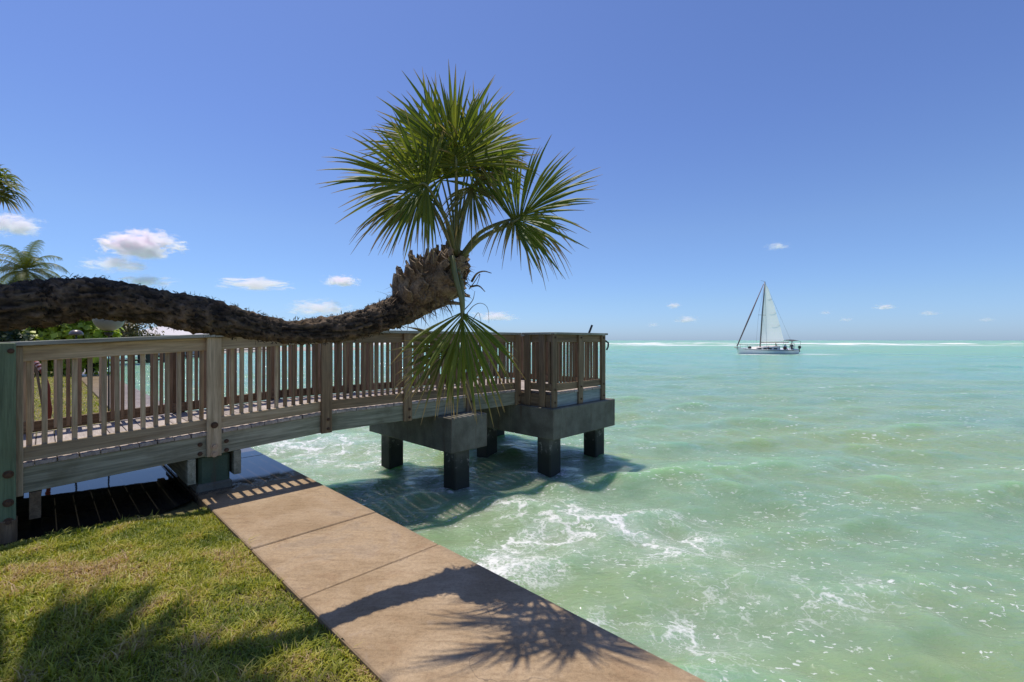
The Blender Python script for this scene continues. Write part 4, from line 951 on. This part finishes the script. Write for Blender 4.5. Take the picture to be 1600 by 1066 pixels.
# far shore strip the houses stand on
def shore_mat():
    b = NB('shore_sand'); n = b.noise(b.pos(), 0.4, 4); return b.done(b.pbr(b.mix(n, (0.30, 0.26, 0.20), (0.52, 0.47, 0.40)), 0.9))
sp_ = []
for k in range(40):
    a = 2 * math.pi * k / 40; r_ = 1 + 0.12 * math.sin(3 * a) + 0.08 * math.sin(7 * a + 1)
    sp_.append((-84 + 42 * r_ * math.cos(a), 112 + 46 * r_ * math.sin(a), -0.55))
outer = [(-84 + (x + 84) * 1.06, 112 + (y - 112) * 1.06, -1.6) for x, y, z in sp_]
fs = [tuple(range(40))] + [(k, 40 + k, 40 + (k + 1) % 40, (k + 1) % 40) for k in range(40)]
tag(build('far_shore', sp_ + outer, fs, shore_mat()), kind='structure')
# docks across the inlet
M_DOCK = flat('dock_timber', (0.055, 0.048, 0.042), 0.85)
def dock(u0, v0, u1, v1, label, npost, top=0.35, width=1.4):
    a = Vector(((u0 - 800) / F * (EYE - WATER) * F / (v0 - 532), (EYE - WATER) * F / (v0 - 532), 0)); b_ = Vector(((u1 - 800) / F * (EYE - WATER) * F / (v1 - 532), (EYE - WATER) * F / (v1 - 532), 0))
    d = b_ - a; L = d.length; rz = math.atan2(d.y, d.x); m = (a + b_) / 2
    e = empty('dock', (m.x, m.y, WATER), rz); tag(e, label, 'dock', 'docks across the inlet')
    piece('deck', (L, width, 0.16), (0, 0, top + 0.3), M_DOCK, e, bev=0.01)
    for i in range(npost):
        x = -L / 2 + L * (i + 0.5) / npost
        for y in (-width / 2 - .08, width / 2 + .08):
            o = piece('dock_post', (0.26, 0.26, 2.4 + (i % 3) * 0.3), (x, y, 0.1), M_DOCK, e, bev=0.03)
    return e
dock(185, 568, 262, 566, 'dark low dock nearest behind the left railing across the inlet', 6, 0.0)
dock(255, 562, 340, 557, 'second dock with taller piles seen left of the first railing post', 5, 0.15)
dock(345, 553, 432, 550, 'far thin dock seen right of the first railing post', 6, 0.3)

# ------------------------------------------------------------------ sailing yacht
YB = 81.0
bx = (1187 - 800) / F * YB
yacht = empty('sailing_yacht', (bx, YB, WATER), R(6)); yacht.rotation_euler = (R(5), 0, R(6))
tag(yacht, 'white sailing yacht under mainsail heading left on the green sea', 'sailboat')
M_HULL = flat('hull_white', (0.84, 0.85, 0.83), 0.35, var=0.05); M_TRIM = flat('hull_stripe', (0.10, 0.03, 0.025), 0.5)
M_DECKW = flat('yacht_deck', (0.72, 0.66, 0.58), 0.6, var=0.08); M_SPAR = flat('spar_grey', (0.16, 0.15, 0.15), 0.45, 0.3); M_BOOM = flat('boom_cover', (0.62, 0.56, 0.46), 0.7)
def sail_mat():
    b = NB('sailcloth'); z = b.n('SeparateXYZ', {0: b.coord()}).outputs[2]; nz = b.noise(b.coord(), 0.7, 3)
    c = b.mix(nz, (0.86, 0.85, 0.82), (0.90, 0.89, 0.86)); fr_ = b.math('FRACT', b.math('DIVIDE', z, 2.6)); c = b.mix(b.smooth(fr_, 0.985, 0.995), c, (0.35, 0.36, 0.36))
    d = b.pbr(c, 0.7); t_ = b.n('BsdfTranslucent', {'Color': (0.95, 0.94, 0.90, 1)}); return b.done(b.n('MixShader', {0: 0.65, 1: d.outputs[0], 2: t_.outputs[0]}))
M_SAIL = sail_mat()
NX, NK = 24, 9; v = []; f = []
def hull_sec(s):
    x = -4.3 + 11.0 * s; bw = 1.65 * math.sin(math.pi * min(1, 0.04 + s * 0.72)) ** 0.75 if s < 0.65 else 1.65 - 0.55 * ((s - 0.65) / 0.35) ** 1.6
    sheer = 0.78 + 0.35 * (1 - s) ** 2.2 + 0.12 * s ** 2; return x, bw, sheer
for i in range(NX + 1):
    s = i / NX; x, bw, sh = hull_sec(s)
    for k in range(NK):
        a = k / (NK - 1); ang = math.pi * (a - 0.5)
        yy = bw * math.copysign(abs(math.sin(ang)) ** 0.55, ang); dep = -0.45 * (1 - s * 0.3); zz = sh - (sh - dep) * max(0, math.cos(ang)) ** 0.8
        rk = (0.5 - 0.5 * math.cos(ang)) * 0  # plumb sections
        v.append((x + (0.55 * (1 - s) ** 3) * (1 - (zz - dep) / (sh - dep)), yy, zz))
for i in range(NX):
    for k in range(NK - 1): f.append((i * NK + k, (i + 1) * NK + k, (i + 1) * NK + k + 1, i * NK + k + 1))
    f.append((i * NK + NK - 1, (i + 1) * NK + NK - 1, (i + 1) * NK, i * NK))
f.append(tuple(range(NK))); f.append(tuple(reversed(range(NX * NK, NX * NK + NK))))
hull = build('hull', v, f, M_HULL, yacht, smooth=False, off=(0, 0, 0))
for sg in (-1, 1):
    pts = [Vector((hull_sec(i / 16)[0] + .02, sg * (hull_sec(i / 16)[1] + 0.01), hull_sec(i / 16)[2] - 0.10)) for i in range(1, 17)]
    vv, ff = tube(pts, 0.035, 6); build('rubbing_strake', vv, ff, M_TRIM, hull, off=(0, 0, 0))
cab = MB(); prof = [(-1.6, 0.75, 0.9), (-1.1, 1.18, 0.95), (1.6, 1.35, 1.1), (3.1, 1.45, 1.1), (3.2, 0.8, 1.1)]; v = []
for x, z, b_ in prof: v += [(x, -b_, 0.7), (x, -b_ * 0.85, z), (x, b_ * 0.85, z), (x, b_, 0.7)]
f = [(4 * i + j, 4 * i + j + 1, 4 * i + j + 5, 4 * i + j + 4) for i in range(4) for j in range(3)]
cabin = build('cabin', v, f, M_DECKW, yacht, off=(0, 0, 0))
for x in (-0.7, 0.3, 1.2, 2.2): piece('window', (0.62, 0.03, 0.22), (x, -0.97 - 0.03 * x - 0.02, 1.03), M_DARK, cabin, bev=0.01)
def ytube(nm, pts, r, mat=M_SPAR, par=None, k=8):
    vv, ff = tube([Vector(p) for p in pts], r, k); return build(nm, vv, ff, mat, par or yacht, smooth=True, off=(0, 0, 0))
mast = ytube('mast', [(0, 0, 0.8), (0.05, 0, 7), (0.22, 0, 12.75)], [0.115, 0.11, 0.085])
ytube('spreader', [(0.05, -1.0, 6.9), (0.05, 1.0, 6.9)], 0.03, par=mast); ytube('masthead_vane', [(-0.55, 0, 12.95), (0.25, 0, 12.72)], 0.02, par=mast)
ytube('furled_jib', [(-4.35, 0, 1.35), (-2.2, 0, 6.8), (0.0, 0, 12.35)], [0.10, 0.13, 0.05], flat('furled_sail', (0.20, 0.13, 0.13), 0.8))
ytube('bowsprit', [(-4.85, 0, 1.18), (-3.6, 0, 1.10)], 0.08, M_BOOM); ytube('boom', [(0.1, 0, 2.05), (5.2, -0.25, 2.1)], 0.12, M_BOOM)
ytube('backstay', [(6.6, 0, 0.9), (0.25, 0, 12.6)], 0.012)
for sg in (-1, 1): ytube('shroud', [(0.2, sg * 1.5, 0.9), (0.05, sg * 1.0, 6.9), (0.2, 0, 12.5)], 0.012)
NU, NV = 10, 26; leech = spline([(4.35, 2.35), (3.4, 5.2), (2.68, 7.1), (2.1, 8.8), (1.5, 10.0), (1.0, 11.4), (0.35, 12.35)], NV + 1); v = []; f = []
for j in range(NV + 1):
    s = j / NV; z0 = 2.25 + 10.1 * s; x0 = 0.12 + 0.14 * s
    for i in range(NU + 1):
        q = i / NU; x = x0 + (leech[j][0] - x0) * q; z = z0 + (leech[j][1] - z0) * q; v.append((x, -0.45 * math.sin(math.pi * q ** 0.8) * (1 - s) ** 0.6 - 0.18 * q * (1 - s), z))
for j in range(NV):
    for i in range(NU): f.append((j * (NU + 1) + i, j * (NU + 1) + i + 1, (j + 1) * (NU + 1) + i + 1, (j + 1) * (NU + 1) + i))
sail = build('mainsail', v, f, M_SAIL, yacht, smooth=True, off=(0, 0, 0))
for z, x in ((5.0, 3.5), (7.2, 2.6), (9.6, 1.65)): ytube('batten', [(x * 0.45, -0.33 * (1 - z / 13) - 0.15, z), (x, -0.16 * (1 - z / 13) - 0.02, z + 0.1)], 0.02, M_SPAR, sail)
# cockpit: bimini, wheel, rails, engine
v = []; f = []
for i in range(7):
    q = i / 6
    for y in (-1.1, -0.6, 0, 0.6, 1.1): v.append((5.2 + 1.7 * q, y, 2.35 + 0.16 * math.sin(math.pi * q) - 0.08 * y * y))
for i in range(6):
    for j in range(4): f.append((i * 5 + j, i * 5 + j + 1, i * 5 + j + 6, i * 5 + j + 5))
bim = build('bimini', v, f, flat('bimini_cloth', (0.05, 0.055, 0.06), 0.8), yacht, off=(0, 0, 0))
bim.modifiers.new('thick', 'SOLIDIFY').thickness = 0.04
for x in (5.25, 6.85):
    for sg in (-1, 1): ytube('frame', [(x - 0.1, sg * 1.1, 0.85), (x, sg * 1.08, 2.3)], 0.022, M_SPAR, bim)
ring = [Vector((6.15, 0.55 * math.cos(R(a)), 1.45 + 0.55 * math.sin(R(a)))) for a in range(0, 361, 20)]
ytube('wheel', ring, 0.03); ytube('wheel_column', [(6.05, 0, 0.7), (6.1, 0, 1.45)], 0.06)
v, f = lathe([(0.001, 0), (0.2, 0.02), (0.24, 0.25), (0.2, 0.45), (0.001, 0.5)], (7.0, -0.7, 1.0), 12); build('engine_cover', v, f, M_DARK, yacht, off=(0, 0, 0), smooth=True)
ytube('engine_leg', [(7.0, -0.7, 1.05), (7.1, -0.7, 0.35)], 0.06)
for sg in (-1, 1):
    ytube('guard_rail', [(-4.5, 0, 1.75), (-3.2, sg * 0.85, 1.65), (0, sg * 1.6, 1.5), (4, sg * 1.6, 1.5), (6.6, sg * 1.15, 1.55)], 0.018)
    for x, y in ((-4.3, 0.1), (-3.2, 0.82), (-1.5, 1.35), (0.5, 1.55), (2.5, 1.6), (4.5, 1.5), (6.5, 1.15)): ytube('stanchion', [(x, sg * y, 0.78), (x, sg * y, 1.6)], 0.018)
# deck gear
for x, y, s in ((-2.2, -0.3, 0.28), (-1.75, 0.2, 0.24), (0.9, -0.9, 0.2), (3.9, -1.1, 0.3)):
    v, f = lathe(sphere_prof(s, 0, 6), (x, y, 1.0 + s * 0.5), 9); build('sail_bag', v, f, M_DARK if x < 0 else M_TRIM, yacht, smooth=True, off=(0, 0, 0))

def person(loc, rz, shirt, label, lean=0.15):
    """seated figure grown from a skeleton"""
    e = empty('person', loc, rz); tag(e, label, 'person', 'crew in the yacht cockpit')
    J = [((0, 0, 0.48), .15), ((0, 0, 0.72), .14), ((-lean * .5, 0, 0.98), .17), ((-lean * .6, 0, 1.12), .06), ((-lean * .7, 0, 1.22), .085), ((-lean * .75, 0, 1.34), .08),
         ((.0, .10, .48), .10), ((-.42, .13, .50), .075), ((-.46, .13, .08), .05), ((-.60, .13, .04), .045),
         ((.0, -.10, .48), .10), ((-.42, -.13, .50), .075), ((-.46, -.13, .08), .05), ((-.60, -.13, .04), .045),
         ((-lean * .5, .21, 1.02), .06), ((-.12, .27, .76), .045), ((-.36, .2, .66), .036), ((-lean * .5, -.21, 1.02), .06), ((-.12, -.27, .76), .045), ((-.36, -.2, .66), .036)]
    E = [(0, 1), (1, 2), (2, 3), (3, 4), (4, 5), (0, 6), (6, 7), (7, 8), (8, 9), (0, 10), (10, 11), (11, 12), (12, 13), (2, 14), (14, 15), (15, 16), (2, 17), (17, 18), (18, 19)]
    me = bpy.data.meshes.new('person_body'); me.from_pydata([j[0] for j in J], E, []); o = bpy.data.objects.new('body', me); link(o, e)
    b = NB('person_paint'); z = b.n('SeparateXYZ', {0: b.coord()}).outputs[2]
    c = b.ramp(b.math('DIVIDE', z, 1.5), [(0, (0.06, 0.06, 0.07)), (0.36, shirt), (0.75, (0.42, 0.25, 0.17)), (0.86, (0.05, 0.035, 0.03))], 'CONSTANT'); me.materials.append(b.done(b.pbr(c, 0.8)))
    sk = o.modifiers.new('skin', 'SKIN')
    for i, j in enumerate(J): me.skin_vertices[0].data[i].radius = (j[1], j[1])
    me.skin_vertices[0].data[0].use_root = True
    sb = o.modifiers.new('sub', 'SUBSURF'); sb.levels = 1; sb.render_levels = 2
    return e
ym = Matrix.Translation(yacht.location) @ yacht.rotation_euler.to_matrix().to_4x4()
for (x, y, z), rz, sh, lab in (((4.05, -0.95, 0.55), R(90), (0.55, 0.60, 0.68), 'person in a pale shirt sitting in the yacht cockpit under the boom'),
                               ((5.35, -0.95, 0.62), R(60), (0.05, 0.06, 0.08), 'person in dark clothes sitting beside the yacht wheel'),
                               ((3.55, 0.55, 0.55), R(-60), (0.06, 0.05, 0.06), 'person in dark clothes sitting by the yacht cabin')):
    person(tuple(ym @ Vector((x, y, z))), rz + R(6), sh, lab)

# ------------------------------------------------------------------ clouds
def cloud_mat(name, dens, seed):
    b = NB(name); o = b.coord()
    L = b.n('VectorMath', {0: o}, operation='LENGTH').outputs['Value']
    n1 = b.noise(b.n('VectorMath', {0: o, 1: (seed * 7.3, seed * 3.1, 0)}, operation='ADD').outputs[0], 2.4, 8, 0.68, 0.4)
    z = b.n('SeparateXYZ', {0: o}).outputs[2]
    bot = b.smooth(z, -0.75, -0.25)
    d = b.math('ADD', b.math('MULTIPLY', b.math('SUBTRACT', n1, 0.5), 3.4), b.math('SUBTRACT', 0.62, L))
    d = b.math('MULTIPLY', b.smooth(d, 0.0, 0.9), bot)
    v = b.n('VolumePrincipled', {'Color': (1.0, 0.945, 0.972, 1), 'Density': b.math('MULTIPLY', d, dens), 'Anisotropy': 0.25})
    b.m.cycles.homogeneous_volume = False
    return b.done(v, vol=True)
CL = [(220, 384, 118, 44, 1.0, 'bright white puffy cloud, biggest in the sky, above the trunk'), (20, 353, 92, 36, 0.30, 'soft cloud at the left edge between the two palm crowns'),
      (183, 414, 96, 28, 0.16, 'faint wispy cloud just below the biggest white cloud'), (230, 440, 90, 20, 0.18, 'thin low cloud touching the top of the leaning trunk'),
      (400, 445, 112, 20, 0.40, 'flat white cloud above the middle of the trunk'), (533, 440, 58, 20, 0.60, 'small bright cloud left of the palm head'),
      (498, 482, 100, 30, 0.20, 'faint cloud low above the sagging trunk'), (772, 495, 80, 18, 0.25, 'small low cloud right of the hanging frond'),
      (1053, 478, 26, 11, 0.50, 'tiny cloud between the pier and the yacht, upper one'), (1072, 500, 40, 13, 0.30, 'tiny low cloud left of the yacht mast, lower one'),
      (1215, 385, 42, 14, 0.14, 'faint small cloud high above the yacht'), (1382, 480, 34, 11, 0.40, 'tiny cloud right of the yacht'), (1290, 489, 20, 8, 0.20, 'tiny faint puff low right of the yacht mast'), (1322, 500, 26, 8, 0.16, 'tiny faint puff just above the horizon right of the yacht'), (1452, 490, 30, 9, 0.20, 'small faint puff low between yacht and right edge'), (1540, 500, 28, 9, 0.16, 'last faint puff low at the right edge'), (1020, 508, 24, 8, 0.18, 'tiny faint puff low just right of the pier end')]
DC = 5000.0
ico = None
for i, (u, v_, w_, h_, dn, lab) in enumerate(CL):
    bm = bmesh.new(); bmesh.ops.create_icosphere(bm, subdivisions=3, radius=1.0); me = bpy.data.meshes.new('cloud'); bm.to_mesh(me); bm.free()
    me.materials.append(cloud_mat('cloud_vapour', 0.16 * dn, i + 1)); o = bpy.data.objects.new('cloud', me); link(o)
    o.location = at(u, v_, DC); o.scale = (w_ / F * DC * 0.62, w_ / F * DC * 0.42, h_ / F * DC * 0.66)
    tag(o, lab, 'cloud', 'small clouds over the sea')
